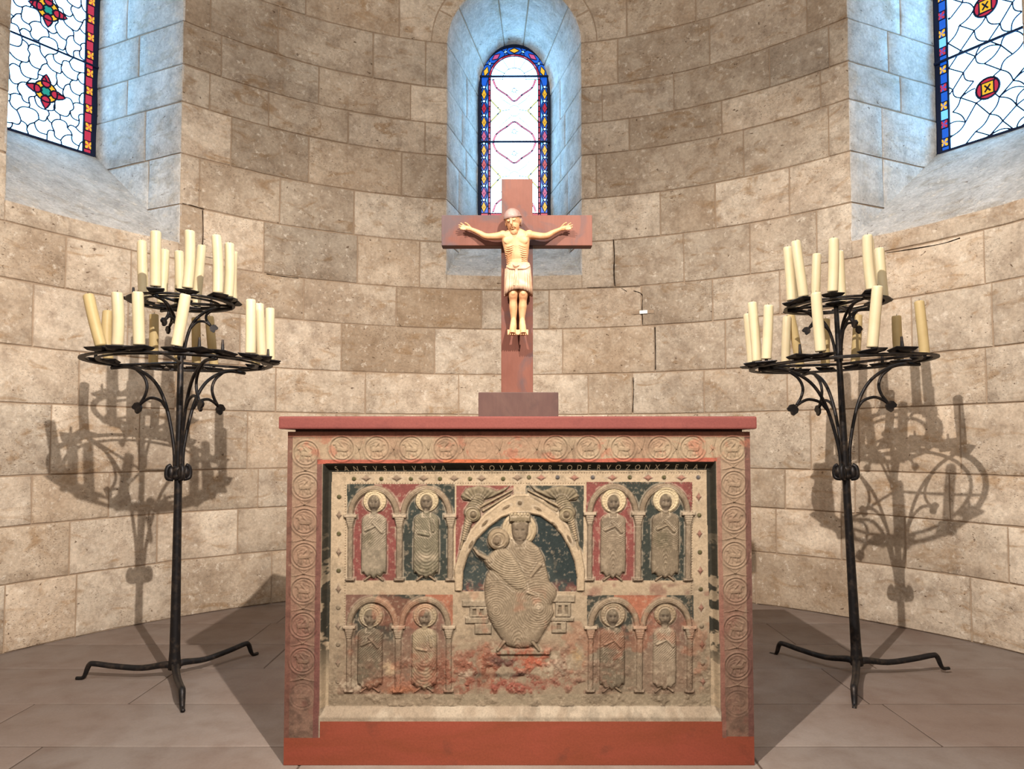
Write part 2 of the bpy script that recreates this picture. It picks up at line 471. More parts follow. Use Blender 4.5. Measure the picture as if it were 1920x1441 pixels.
GK = list(GL.keys())
s = NT('lead'); LEAD = s.fin(srgb(18, 30, 60), .6, .3, .2)

def build_window(idx, w, design):
    Mz = Masonry()
    iny = R+GD
    def inner(x, z): return O+w.t*x+w.n*iny+Vector((0, 0, z))
    def outer(x, z): return O+w.t*x+w.n*math.sqrt(R*R-x*x)+Vector((0, 0, z))
    fg = w.g+.012
    def Sj(sg):
        def S_(u, v, d):           # u depth 0..1, v height fraction handled by caller as z
            a = outer(sg*w.w, v); b = inner(sg*fg, v)
            return a.lerp(b, u)+w.t*sg*d
        return S_
    slope = lambda t: ZSILL+(ZGB-ZSILL)*t
    zl = [2.397, 2.70, 3.01, 3.237, 3.495, ZSP]
    for sg in (-1, 1):
        S_ = Sj(sg)
        # lowest stones: bounded below by the sill slope (swap roles: u bounded by z)
        def upto(v): return min(1, max(.0, (v-ZSILL)/(ZGB-ZSILL)+.03))
        prev = ZSILL+.002
        for k, z in enumerate(zl):
            split = (.42, .62, .36, .58, .45, .6)[k]+(.05 if sg > 0 else 0)
            def cl(v, lim): return min(lim, upto(v))
            z0_ = prev; z1_ = z; tn = jit.uniform(.93, 1.05)
            if z <= ZGB+.01:
                if k == 0: Mz.block(S_, 0, lambda v: max(.02, upto(v)), z0_, z1_, .75, 1, tn, 0, nu=5, nv=4, gaps=(0, 0, 0, 1))
                else:
                    Mz.block(S_, 0, lambda v: cl(v, .42) if False else min(.36, upto(v)), z0_, z1_, .75, 1, tn, 0, nu=4, nv=4, gaps=(0, 1, 1, 1))
                    Mz.block(S_, .36, lambda v: max(.365, upto(v)), z0_, z1_, .75, 1, tn*.97, 0, nu=4, nv=4, gaps=(1, 0, 1, 1))
            else:
                if k == 2:         # crosses the top of the slope
                    Mz.block(S_, 0, split, z0_, z1_, .75, 1, tn, 0, nu=4, nv=4, gaps=(0, 1, 1, 1))
                    Mz.block(S_, split, lambda v: upto(v), z0_, z1_, .75, 1, tn*.96, 0, nu=4, nv=6, gaps=(1, 0, 1, 1))
                else:
                    z1b = z1_
                    Mz.block(S_, 0, split, z0_, z1b, .75, 1, tn, 0, nu=5, nv=4, gaps=(0, 1, 1, 1))
                    Mz.block(S_, split, 1, z0_, z1b, .75, 1, tn*.97, 0, nu=5, nv=4, gaps=(1, 0, 1, 1))
            prev = z
    # arch soffit
    def Sa(u, v, d):   # u angle, v depth 0..1
        a = outer(w.w*math.cos(u), ZSP+w.w*math.sin(u)); b = inner(fg*math.cos(u), ZSP+(ZGS-ZSP)*math.sin(u)+fg*math.sin(u))
        return a.lerp(b, v)+(w.t*math.cos(u)+Vector((0, 0, 1))*math.sin(u))*d
    ks = [0, .62, 1.32, PI-1.30, PI-.60, PI]
    for k in range(len(ks)-1):
        Mz.block(Sa, ks[k], ks[k+1], 0, 1, .4, .75, jit.uniform(.94, 1.04), 0, nu=5, nv=5, gaps=(1, 1, 0, 0), gap=.003)
    # sill
    def Ss(u, v, d):
        a = outer(w.w*u, ZSILL); b = inner(fg*u, ZGB); return a.lerp(b, v)+Vector((0, 0, -d))
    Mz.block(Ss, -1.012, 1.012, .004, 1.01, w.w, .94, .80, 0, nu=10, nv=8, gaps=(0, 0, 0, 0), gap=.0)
    bm = Mz.bm
    for f in bm.faces:
        f.normal_update(); c_ = f.calc_center_median()
        tgt = O+w.n*(R*.9)+Vector((0, 0, min(max(c_.z, 3.0), 3.8)))
        if f.normal.dot(tgt-c_) < 0: f.normal_flip()
    root = bpy.data.objects.new('window_%d' % idx, None); C.objects.link(root); root.location = O+w.n*(iny)+Vector((0, 0, ZGB))
    struct(root, design['label'])
    inv = Matrix.Translation(-root.location)
    bm.transform(inv)
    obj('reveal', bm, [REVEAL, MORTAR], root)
    # glass sheet
    bm = bmesh.new(); g = w.g
    def gp(x, z, d=0): return O+w.t*x+w.n*(iny-d)+Vector((0, 0, z))
    def poly(pts, key, d=.002):
        try:
            vs = [bm.verts.new(gp(x, z, d)) for x, z in pts]; f = bm.faces.new(vs); f.material_index = GK.index(key)
            f.normal_update()
            if f.normal.dot(-w.n) < 0: f.normal_flip()
        except ValueError: pass
    arch = [(g*math.cos(a), ZGS+g*math.sin(a)) for a in [PI*i/32 for i in range(33)]]
    poly([(-g, ZGB), (g, ZGB)]+arch, 'w', 0)
    cm = bmesh.new()
    def came(pts, wd=.004, th=.007, d0=.001):
        n = len(pts); wd = wd*(2.7 if idx != 2 else 2.2)
        if n < 2: return
        rows = []
        for i, (x, z) in enumerate(pts):
            ax, az = pts[max(i-1, 0)]; bx_, bz = pts[min(i+1, n-1)]
            tx, tz = bx_-ax, bz-az; L = math.hypot(tx, tz) or 1; nx, nz = -tz/L*wd/2, tx/L*wd/2
            rows.append([cm.verts.new(gp(x-nx, z-nz, d0)), cm.verts.new(gp(x-nx*.6, z-nz*.6, th)), cm.verts.new(gp(x+nx*.6, z+nz*.6, th)), cm.verts.new(gp(x+nx, z+nz, d0))])
        for i in range(n-1):
            for k in range(3): cm.faces.new((rows[i][k], rows[i][k+1], rows[i+1][k+1], rows[i+1][k]))
        for r_ in (rows[0], rows[-1]): cm.faces.new(r_)
    came([(-g+.003, ZGB), (-g+.003, ZGS)]+[((g-.003)*-math.cos(a), ZGS+(g-.003)*math.sin(a)) for a in [PI*i/32 for i in range(1, 32)]]+[(g-.003, ZGS), (g-.003, ZGB)], .012)
    came([(-g, ZGB+.003), (g, ZGB+.003)], .008)
    design['fn'](w, g, poly, came)
    bmesh.ops.recalc_face_normals(cm, faces=cm.faces)
    bm.transform(inv); cm.transform(inv)
    obj('stained_glass', bm, [GL[k] for k in GK], root)
    obj('lead_came', cm, LEAD, root)
    cm2 = bmesh.new()
    for zb in design['bars']:
        if True:
            tube(cm2, [gp(-g-.01, zb, .014), gp(g+.01, zb, .014)], .009 if zb != design['bars'][0] or idx > 1 else .007, 8)
    cm2.transform(inv); obj('iron_bar', cm2, LEAD, root)
    return root
def loz(x, z, a, b): return [(x-a, z), (x-a*.45, z+b*.6), (x, z+b), (x+a*.45, z+b*.6), (x+a, z), (x+a*.45, z-b*.6), (x, z-b), (x-a*.45, z-b*.6)]
def circ(x, z, r, n=12): return [(x+r*math.cos(2*PI*i/n), z+r*math.sin(2*PI*i/n)) for i in range(n)]
def design_centre(w, g, poly, came):
    bw = .088; m = g-bw
    # side borders: blue field, red fillet, lozenges and beads
    for sg in (-1, 1):
        xa, xb = sg*g, sg*m; xr = sg*(m+.017)
        poly([(xa, ZGB), (xr, ZGB), (xr, ZGS), (xa, ZGS)], 'b', .001)
        n = 26
        for i in range(n):
            za = ZGB+(ZGS-ZGB)*i/n; zb = ZGB+(ZGS-ZGB)*(i+1)/n
            poly([(xr, za+.002), (xb, za+.002), (xb, zb-.002), (xr, zb-.002)], 'r' if i % 3 else 'k', .001)
            came([(xr, zb), (xb, zb)], .003)
        came([(xr, ZGB), (xr, ZGS)], .0035); came([(xb, ZGB), (xb, ZGS)], .0035)
        xc = sg*(g-.035); k = 0; z = ZGB+.10
        while z < ZGS-.02:
            key = 'y' if k % 2 == 0 else ('p' if k % 4 == 1 else 'r')
            P = loz(xc, z, .021, .045); poly(P, key, .0025); came(P+[P[0]], .003)
            came([(xc-.008, z+.01), (xc-.004, z-.012), (xc, z-.004), (xc+.004, z-.012), (xc+.008, z+.01)], .0014)
            poly(circ(xc, z+.058, .010, 8), 'w', .0025); came(circ(xc, z+.058, .011, 8)+[(xc+.011, z+.058)], .003)
            for sx in (-1, 1):
                came([(xc, z+.046), (xc+sx*.012, z+.058)], .002); came([(xc+sx*.03, z), (xc+sx*.012, z+.055), (xc+sx*.03, z+.116)], .003)
                poly([(xc+sx*.028, z+.03), (xc+sx*.016, z+.055), (xc+sx*.028, z+.08)], 'c', .0022)
            z += .116; k += 1
    # arch border
    for (r0, r1, key) in ((g-.012, g, 'r'), (m+.017, g-.012, 'b'), (m, m+.017, 'r')):
        for i in range(24):
            a, b = PI*i/24, PI*(i+1)/24
            poly([(r0*math.cos(a), ZGS+r0*math.sin(a)), (r1*math.cos(a), ZGS+r1*math.sin(a)), (r1*math.cos(b), ZGS+r1*math.sin(b)), (r0*math.cos(b), ZGS+r0*math.sin(b))],
                 'k' if (key == 'r' and i % 4 == 0) else key, .001)
        came([(r0*math.cos(PI*i/24), ZGS+r0*math.sin(PI*i/24)) for i in range(25)], .0035)
    rc = g-.042
    for k, a in enumerate([.28, .9, PI/2, PI-.9, PI-.28]):
        key = ('y', 'p', 'y', 'p', 'y')[k]
        c_, s_ = math.cos(a), math.sin(a)
        P = [((rc+p)*c_-q*s_, ZGS+(rc+p)*s_+q*c_) for p, q in loz(0, 0, .021, .042)]
        poly(P, key, .0025); came(P+[P[0]], .003)
    for a in [.58, 1.27, PI-1.27, PI-.58]:
        P = circ(rc*math.cos(a), ZGS+rc*math.sin(a), .012, 8); poly(P, 'w', .0025); came(P+[P[0]], .003)
        for q in (-.12, .12):
            came([(rc*math.cos(a), ZGS+rc*math.sin(a)), ((rc+.03)*math.cos(a+q), ZGS+(rc+.03)*math.sin(a+q))], .003); came([(rc*math.cos(a), ZGS+rc*math.sin(a)), ((rc-.03)*math.cos(a+q), ZGS+(rc-.03)*math.sin(a+q))], .003)
    # grisaille field with pink quatrefoil bands
    def band(pts, key, wd):
        L = spline([Vector((x, z, 0)) for x, z in pts], 6); L = [(p.x, p.y) for p in L]
        for i in range(len(L)-1):
            (x0, z0), (x1, z1) = L[i], L[i+1]; l = math.hypot(x1-x0, z1-z0) or 1; nx, nz = -(z1-z0)/l*wd/2, (x1-x0)/l*wd/2
            poly([(x0-nx, z0-nz), (x1-nx, z1-nz), (x1+nx, z1+nz), (x0+nx, z0+nz)], key, .0022)
        for i in range(0, len(L)-1, 6): came([(L[i][0]-.006, L[i][1]-.004), (L[i][0]+.006, L[i][1]+.004)], .003)
        for sgn in (-1, 1): came([(x+sgn*wd*.5, z) for x, z in L], .0012)
    Pz = .44
    z2 = ZGB+.63   # main bar
    for base, sgn in ((ZGS, -1), (z2, 1), (z2, -1), (ZGB+.06, 1)):
        hh = .17 if base != ZGS else .18
        band([(-m+.02, base), (-m+.05, base+sgn*.07), (-.06, base+sgn*.13), (0, base+sgn*hh), (.06, base+sgn*.13), (m-.05, base+sgn*.07), (m-.02, base)], 'k', .017)
        P = circ(0, base+sgn*.09, .018, 7); came(P+[P[0]], .0025)
        for i in range(4): came([(P[i*2 % 7][0], P[i*2 % 7][1]), (P[i*2 % 7][0]*1.9, base+sgn*.09+(P[i*2 % 7][1]-base-sgn*.09)*1.9)], .0018)
    for zc in ((ZGS+z2)/2, (z2+ZGB)/2+.03):
        for sx in (-1, 1):
            band([(sx*m, zc+.09), (sx*(m-.06), zc+.025), (sx*(m-.085), zc)], 'l', .012)
            band([(sx*m, zc-.09), (sx*(m-.06), zc-.025), (sx*(m-.085), zc)], 'l', .012)
            came([(sx*.10, zc), (sx*.04, zc+.01)], .002); came([(sx*.03, zc+.05), (sx*.09, zc+.09), (sx*.13, zc+.14)], .0018); came([(sx*.03, zc-.05), (sx*.09, zc-.10), (sx*.12, zc-.14)], .0018)
        P = circ(0, zc, .045, 14); came(P+[P[0]], .0018)
    for i in range(7):
        a = PI*i/6; came([(m*.45*math.cos(a), ZGS+m*.5*math.sin(a)), (m*math.cos(a), ZGS+m*math.sin(a))], .0022)
    came([(m*.5*math.cos(PI*i/10), ZGS+m*.5*math.sin(PI*i/10)) for i in range(11)], .0022)
    poly([(-g, ZGB), (g, ZGB), (g, ZGB+.03), (-g, ZGB+.03)], 'b', .0026); poly([(-g, ZGB+.03), (g, ZGB+.03), (g, ZGB+.05), (-g, ZGB+.05)], 'r', .0026)
    for i in range(12): poly(circ(-g+.03+i*(2*g-.06)/11, ZGB+.016, .010, 8), 'w', .003)
    came([(-g, ZGB+.03), (g, ZGB+.03)], .003); came([(-g, ZGB+.05), (g, ZGB+.05)], .003)
def floret(poly, came, x, z, r, key):
    for k in range(4):
        a = PI/4+k*PI/2; c_, s_ = math.cos(a), math.sin(a)
        poly([(x, z)]+[(x+r*(1.25*t*c_-q*s_), z+r*(1.25*t*s_+q*c_)) for t, q in ((.4, -.28), (.8, -.38), (1.05, 0), (.8, .38), (.4, .28))], key, .003)
    P = [(x-r, z-r*1.05), (x+r, z-r*1.05), (x+r, z+r*1.05), (x-r, z+r*1.05), (x-r, z-r*1.05)]; came(P, .003)
def lattice(w, came, g, x0, x1, zs, rnd, mode):
    a = .078; pts = {}
    def node(i, j, s_):
        k = (i, j, s_)
        if k not in pts:
            if mode == 0: x = (i+.5*(j % 2))*a*1.15; z = j*a*1.0+(s_*a*.58)
            else: x = (i+.5*(j % 2))*a*1.7; z = j*a*.95+s_*0
            pts[k] = (x+rnd.uniform(-.014, .014), ZGB+z+rnd.uniform(-.014, .014))
        return pts[k]
    def clear(x, z): return x0 <= x <= x1 and all(math.hypot(x, (z-zc)) > .058 for zc in zs) and z > ZGB and (z < ZGS or math.hypot(x, z-ZGS) < x1)
    def wavy(p, q, bend):
        L = []
        for k in range(9):
            f_ = k/8; nx_, nz_ = -(q[1]-p[1]), q[0]-p[0]
            x = p[0]+(q[0]-p[0])*f_+nx_*bend*math.sin(PI*f_); z = p[1]+(q[1]-p[1])*f_+nz_*bend*math.sin(PI*f_)
            if clear(x, z): L.append((x, z))
            else:
                if len(L) > 1: came(L, .0032)
                L = []
        if len(L) > 1: came(L, .0032)
    for j in range(-1, 20):
        for i in range(-5, 6):
            o_ = j % 2
            if mode == 0:
                wavy(node(i, j, 0), node(i, j, 1), rnd.uniform(-.25, .25))
                for di in (o_, o_-1): wavy(node(i, j, 1), node(i+di, j+1, 0), rnd.choice((-.3, .3, .15)))
            else:
                for di in (o_, o_-1):
                    if rnd.random() < .93: wavy(node(i, j, 0), node(i+di, j+1, 0), rnd.choice((-.12, 0, 0, .2)))
                if rnd.random() < .15: wavy(node(i, j, 0), node(i+1, j, 0), .2)
def design_side(side):
    def fn(w, g, poly, came):
        bw = .062
        col, f1, f2 = ('r', 'y', 'y') if side == 'L' else ('b', 'y', 'r')
        for sg in (-1, 1):
            xa, xb = sg*g, sg*(g-bw); xm = (xa+xb)/2
            poly([(xa, ZGB), (xb, ZGB), (xb, ZGS), (xa, ZGS)], col, .001); came([(xb, ZGB), (xb, ZGS)], .005)
            z = ZGB+.06; k = 0
            while z < ZGS:
                floret(poly, came, xm, z, .024, f1 if k % 2 == 0 else f2)
                if side == 'R' and k % 4 == 1: poly([(xm-.026, z+.03), (xm+.026, z+.03), (xm+.026, z+.085), (xm-.026, z+.085)], 'c', .003)
                z += .115; k += 1
        for (r0, r1, key) in ((g-bw, g, col),):
            for i in range(24):
                a, b = PI*i/24, PI*(i+1)/24
                poly([(r0*math.cos(a), ZGS+r0*math.sin(a)), (r1*math.cos(a), ZGS+r1*math.sin(a)), (r1*math.cos(b), ZGS+r1*math.sin(b)), (r0*math.cos(b), ZGS+r0*math.sin(b))], key, .001)
            came([(r0*math.cos(PI*i/24), ZGS+r0*math.sin(PI*i/24)) for i in range(25)], .005)
        zs = [ZGB+.30+.50*k for k in range(3)]
        lattice(w, came, g, -g+bw, g-bw, zs, random.Random(5), 0 if side == 'L' else 1)
        for zc in zs:
            if side == 'L':
                Pc = circ(0, zc, .062, 20); poly(Pc, 'y', .002); came(Pc+[Pc[0]], .004)
                for k in range(4):
                    a = PI/2*k+PI/2; c_, s_ = math.cos(a), math.sin(a)
                    pt = [(t*c_-q*s_, zc+t*s_+q*c_) for t, q in ((.02, 0), (.04, -.022), (.065, -.024), (.09, -.012), (.105, 0), (.09, .012), (.065, .024), (.04, .022))]
                    poly(pt, 'r', .003); came(pt+[pt[0]], .004)
                Pc = circ(0, zc, .028, 14); poly(Pc, 't', .004); came(Pc+[Pc[0]], .004)
            else:
                Pc = circ(0, zc, .062, 20); poly(Pc, 'r', .002); came(Pc+[Pc[0]], .005)
                sq = [(-.036, zc-.036), (.036, zc-.036), (.036, zc+.036), (-.036, zc+.036)]; sq = [(x*.9+(z-zc)*.0, z) for x, z in sq]
                poly(sq, 'y', .003); came(sq+[sq[0]], .004)
                came([(-.015, zc-.02), (.015, zc+.02)], .004); came([(.015, zc-.02), (-.015, zc+.02)], .004)
                for k in range(4):
                    a = PI/4+PI/2*k; came([(.045*math.cos(a), zc+.045*math.sin(a)), (.062*math.cos(a), zc+.062*math.sin(a))], .004)
    return fn
build_window(1, wins[1], dict(fn=design_side('L'), bars=[ZGB+.57, ZGB+1.1], label='stained glass window with red and yellow floret border at left'))
build_window(2, wins[0], dict(fn=design_centre, bars=[ZGS+.02, ZGB+.63], label='round-headed stained glass window with blue border behind the cross'))
build_window(3, wins[2], dict(fn=design_side('R'), bars=[ZGB+.57, ZGB+1.1], label='stained glass window with blue border and red medallion at right'))

# ------------------------------------------------------------------ rest of the shell
def shell_tone(me, val=1.0):
    a = me.attributes.new('tone', 'FLOAT_COLOR', 'POINT'); n = len(me.vertices)
    a.data.foreach_set('color', np.tile([val, .1, 0, 1], n).astype(np.float32))
YB = -3.2; ZT = Z0[-1]
for sg, nm in ((-1, 'wall_left'), (1, 'wall_right')):
    bm = bmesh.new(); bx(bm, (sg*R if sg > 0 else -R-.3, YB, 0), (R+.3 if sg > 0 else -R, CYC, ZT+.0))
    o = obj(nm, bm, [STONE]); shell_tone(o.data); struct(o)
bm = bmesh.new(); bx(bm, (-R-.3, YB-.3, 0), (R+.3, YB, ZT+R+.2)); o = obj('wall_front', bm, [STONE]); shell_tone(o.data); struct(o)
bm = bmesh.new(); n = 24; rows = []
for j in range(n//2+1):
    ph = PI/2*j/(n//2); row = []
    for i in range(n+1):
        th = -PI/2+PI*i/n
        row.append(bm.verts.new((R*math.cos(ph)*math.sin(th), CYC+R*math.cos(ph)*math.cos(th), ZT+R*math.sin(ph))))
    rows.append(row)
for j in range(n//2):
    for i in range(n):
        try: bm.faces.new((rows[j][i], rows[j+1][i], rows[j+1][i+1], rows[j][i+1]))
        except ValueError: pass
prev = None
for i in range(n+1):
    a = PI*i/n; v0 = bm.verts.new((R*math.cos(a), CYC, ZT+R*math.sin(a))); v1 = bm.verts.new((R*math.cos(a), YB, ZT+R*math.sin(a)))
    if prev: bm.faces.new((prev[0], prev[1], v1, v0))
    prev = (v0, v1)
bmesh.ops.remove_doubles(bm, verts=bm.verts, dist=1e-4)
o = obj('ceiling', bm, [STONE], smooth=True); shell_tone(o.data, .9); struct(o)

# floor slabs
FM = Masonry()
def Sf(u, v, d): return Vector((u, v, -d*.4))
rowsY = [-3.2, -2.6, -2.0, -1.4, -.8, -.2, .35, .85, 1.3, 1.68, 2.01, 2.335, 2.71, 3.13, 3.50, 3.90, 4.35, 4.9]
rj = random.Random(11)
for k in range(len(rowsY)-1):
    ya, yb = rowsY[k], rowsY[k+1]
    hw = R+.02 if ya < CYC else min(R+.02, math.sqrt(max(.01, (R+.03)**2-(ya-CYC)**2)))
    x = -hw
    while x < hw-.01:
        x2 = x+rj.uniform(.75, 1.5)
        if hw-x2 < .35: x2 = hw
        FM.block(Sf, x, x2, ya, yb, 1, 1, rj.uniform(.93, 1.05), 0, gap=.0022, nu=5, nv=3, dep=0)
        x = x2
for f in FM.bm.faces:
    f.normal_update()
    if f.normal.z < 0: f.normal_flip()
FM.bm.transform(Matrix.Translation((0, 0, -.0012)))
s = NT('floor_joint'); FJ = s.fin(srgb(84, 72, 64), .95, .1)
o = obj('floor', FM.bm, [FLOOR, FJ]); struct(o, 'large worn grey brown stone floor slabs')

# ------------------------------------------------------------------ altar
AY = 2.2
XL = at(536, 1113, AY).x; XR = at(1410, 1113, AY).x; ZTOP = at(960, 809, AY).z
DEP = .72
altar = thing('altar', 'carved and painted stone altar with saints under arches, red plinth', 'altar', ((XL+XR)/2, AY, 0))
def apar(name, bm, mats, smooth=False):
    bm.transform(Matrix.Translation(-altar.location)); return obj(name, bm, mats, altar, smooth)
ASIDE = mat_redstone('altar_side', srgb(128, 96, 80), srgb(120, 84, 72), srgb(150, 124, 100))
bm = bmesh.new(); bx(bm, (XL+.001, AY+.030, 0.0), (XR-.001, AY+DEP, ZTOP-.001), .003); apar('altar_core', bm, ASIDE)
ZPL = at(960, 1352, AY).z
zst = at(960, 1380, AY).z
xs1 = at(600, 1365, AY).x; xs2 = at(1354, 1365, AY).x
bm = bmesh.new()
def prism_xz(bm, pts, y0, y1):
    a = [bm.verts.new((x, y0, z)) for x, z in pts]; b = [bm.verts.new((x, y1, z)) for x, z in pts]
    bm.faces.new(a); bm.faces.new(b[::-1]); n = len(pts)
    for i in range(n): bm.faces.new((a[i], a[(i+1) % n], b[(i+1) % n], b[i]))
    bmesh.ops.recalc_face_normals(bm, faces=bm.faces)
prism_xz(bm, [(XL, 0), (XR, 0), (XR, zst), (xs2, zst), (xs2, ZPL), (xs1, ZPL), (xs1, zst-.004), (XL, zst-.004)], AY-.001, AY+.032)
apar('plinth', bm, PLINTH)

# --- carved front as a fine height field, evaluated in numpy
STEP = .00165
nx = int((XR-XL)/STEP)+1; nz = int((ZTOP-zst)/STEP)+1
gx = np.linspace(XL, XR, nx); gz = np.linspace(zst-.004, ZTOP, nz)
X, Z = np.meshgrid(gx, gz)
PX, PYY = proj(X, AY+.0*X, Z)
# undo the slight skew of the photo's frame so that columns stay straight on the real slab
yy = (PYY-809)/611.0
l_edge, _ = proj(np.full_like(Z, XL), AY, Z); r_edge, _ = proj(np.full_like(Z, XR), AY, Z)
tl = 538-4*yy; tr = 1404+13*yy
PX = tl+(PX-l_edge)/(r_edge-l_edge)*(tr-tl)
x, y = PX, PYY
rs = np.random.RandomState(4)
def vnoise(x, y, sc, seed=0, oct=4):
    out = np.zeros_like(x); amp = 1; tot = 0
    for o_ in range(oct):
        g = np.random.RandomState(seed*31+o_).rand(256, 256)
        u = x/sc; v = y/sc; iu = np.floor(u).astype(int); iv = np.floor(v).astype(int); fu = u-iu; fv = v-iv
        fu = fu*fu*(3-2*fu); fv = fv*fv*(3-2*fv)
        a = g[iv % 256, iu % 256]; b = g[iv % 256, (iu+1) % 256]; c = g[(iv+1) % 256, iu % 256]; d = g[(iv+1) % 256, (iu+1) % 256]
        out += amp*((a*(1-fu)+b*fu)*(1-fv)+(c*(1-fu)+d*fu)*fv); tot += amp; amp *= .55; sc /= 2.1
    return out/tot
def lin(r, g, b): return np.array(srgb(r, g, b)[:3])
H = np.zeros_like(x); COL = np.zeros(x.shape+(3,)); ID = np.zeros(x.shape, int)
n1 = vnoise(x, y, 60, 1); n2 = vnoise(x, y, 16, 2); n3 = vnoise(x, y, 5, 3, 3); n4 = vnoise(x, y, 110, 5)
def paint(mask, col, k=1.0):
    global COL
    m = np.asarray(np.clip(mask, 0, 1)*k)[..., None]; COL = COL*(1-m)+col*m
def sm(e0, e1, v):
    t = np.clip((v-e0)/(e1-e0), 0, 1); return t*t*(3-2*t)
CREAM = lin(202, 176, 138); BUFF = lin(172, 146, 116); GREY = lin(132, 114, 92); RED = lin(132, 62, 55); GREEN = lin(42, 53, 47); ORANGE = lin(196, 92, 50); BROWN = lin(124, 80, 54); PURP = lin(130, 78, 74); DARK = lin(30, 34, 26)
COL[:] = BUFF
# frame ------------------------------------------------
IL = 604+ (y-868)/480*(-4); IR = 1341+(y-868)/480*13; IT = 869-(x-600)/740*4; IB = 1350
frame = (x < IL) | (x > IR) | (y < IT)
COL[:] = lin(184, 158, 124)
paint(sm(.48, .62, n4)*frame, lin(170, 128, 98), .6)
low = sm(1040, 1250, y)
paint(low*frame, lin(122, 84, 68), .75)
paint(sm(1180, 1370, y)*sm(.35, .6, n2)*frame, lin(88, 68, 52), .75)
paint(sm(1000, 1200, y)*sm(.5, .6, n1)*frame, lin(140, 78, 62), .5)
paint(frame*(y > 860)*.35, lin(150, 112, 94))
paint(((x < tl+9) & frame)*sm(.3, .5, n2+.2), lin(128, 82, 66), .9)
paint(((x > tr-10) & frame)*sm(.3, .5, n2+.2), lin(120, 76, 66), .9)
paint(((y < 818) & (y > 806)), lin(184, 104, 78), .8)
paint((frame & (y < 862))*sm(.52, .62, n1)*sm(.42, .58, n2), lin(196, 116, 84), .6)
paint(frame & (x > IL-11) & (x < IL-1) & (y > IT-8), lin(124, 72, 64), .85)
paint(frame & (x > IR+1) & (x < IR+9) & (y > IT-8), lin(160, 98, 82), .6)
tb = (y > IT-7) & (y <= IT) & (x > IL-10) & (x < IR+2)
paint(tb, lin(190, 92, 66), .95); paint(tb & (abs(x-940) < 110), lin(214, 110, 50), .8)
H += frame*(n2*.0015)
def ell(cx, cy, rx, ry, rot=0):
    c_, s_ = math.cos(rot), math.sin(rot); dx = x-cx; dy = y-cy
    u = (dx*c_+dy*s_)/rx; v = (-dx*s_+dy*c_)/ry; return 1-np.sqrt(u*u+v*v)      # >0 inside
def seg(x0, y0, x1, y1, r0, r1=None):
    r1 = r0 if r1 is None else r1
    dx, dy = x1-x0, y1-y0; L2 = dx*dx+dy*dy+1e-9; t = np.clip(((x-x0)*dx+(y-y0)*dy)/L2, 0, 1)
    d = np.sqrt((x-x0-t*dx)**2+(y-y0-t*dy)**2); return (r0+(r1-r0)*t)-d           # px inside distance
def window_of(cx, cy, r): return (abs(x-cx) < r) & (abs(y-cy) < r)
def poly_sd(P):
    """signed inside distance (px) of a polygon"""
    P = np.array(P, float); n = len(P); d = np.full(x.shape, 1e9); ins = np.zeros(x.shape, bool)
    for i in range(n):
        x0, y0 = P[i]; x1, y1 = P[(i+1) % n]; dx, dy = x1-x0, y1-y0
        t = np.clip(((x-x0)*dx+(y-y0)*dy)/(dx*dx+dy*dy+1e-9), 0, 1); d = np.minimum(d, np.hypot(x-x0-t*dx, y-y0-t*dy))
        cnd = ((y0 > y) != (y1 > y)) & (x < (x1-x0)*(y-y0)/((y1-y0) if y1 != y0 else 1e-9)+x0); ins ^= cnd
    return np.where(ins, d, -d)
rond = [(572, 850), (571, 912), (570, 978), (570, 1042), (569, 1107), (569, 1172), (568, 1238), (568, 1304), (639, 841), (705, 841), (769, 841), (834, 841), (900, 842), (970, 842), (1040, 840), (1102, 840), (1167, 840), (1236, 841), (1297, 840),
        (1372, 842), (1375, 907), (1376, 973), (1377, 1040), (1380, 1107), (1382, 1177), (1384, 1248), (1385, 1318)]
def sstep(v, w=1.0): return np.clip(v/w+.5, 0, 1)
for k, (cx, cy) in enumerate(rond):
    r_ = 26 if (cy > 860 or cx < 600 or cx > 1350) else 25
    m = window_of(cx, cy, 36)
    dx, dy = (x-cx)[m], (y-cy)[m]; rr = np.hypot(dx, dy); aa = np.arctan2(dy, dx)
    fade = .35 if k in (12, 13, 7, 26) else 1
    h = .0022*np.exp(-((rr-(r_-1))/1.9)**2)+.0016*np.exp(-((rr-(r_-6))/1.3)**2)
    h -= .0014*np.exp(-((rr-(r_-3.4))/1.2)**2)
    fl = 1 if k % 2 else -1; ddx = dx*fl
    def cap(x0, y0, x1, y1, r0):
        ex, ey = x1-x0, y1-y0; t = np.clip(((ddx-x0)*ex+(dy-y0)*ey)/(ex*ex+ey*ey+1e-9), 0, 1)
        return np.clip(r0-np.hypot(ddx-x0-t*ex, dy-y0-t*ey), 0, 1.6)/1.6
    b = cap(-8, 2, 7, 1, 4.2); b = np.maximum(b, cap(7, 0, 11, -9, 2.6)); b = np.maximum(b, cap(11, -10, 14, -8, 2.4))
    for lx, lx2 in ((-9, -12), (-5, -4), (5, 4), (9, 12)): b = np.maximum(b, cap(lx, 4, lx2, 14, 1.4))
    b = np.maximum(b, cap(-10, 0, -13, -8, 1.3)); b = np.maximum(b, cap(-13, -8, -5, -12, 1.3)); b = np.maximum(b, cap(-4, -2, 4, -11, 1.8))
    h += .0026*b*(rr < r_-6)
    h += .0006*np.sin(aa*5+rr*.7)*(rr < r_-7)*(1-b)
    H[m] += h*fade
    dcol = np.clip(np.exp(-((rr-(r_-3.4))/1.2)**2)+.55*(b*(1-b)*4)+.5*np.exp(-((rr-(r_+2))/1.5)**2), 0, 1)*fade
    cm = COL[m]; q = (dcol*.38)[:, None]; cm = cm*(1-q)+lin(104, 84, 62)*q
    q = (b*.22*fade*(rr < r_-6))[:, None]; cm = cm*(1-q)+lin(150, 128, 96)*q
    COL[m] = cm
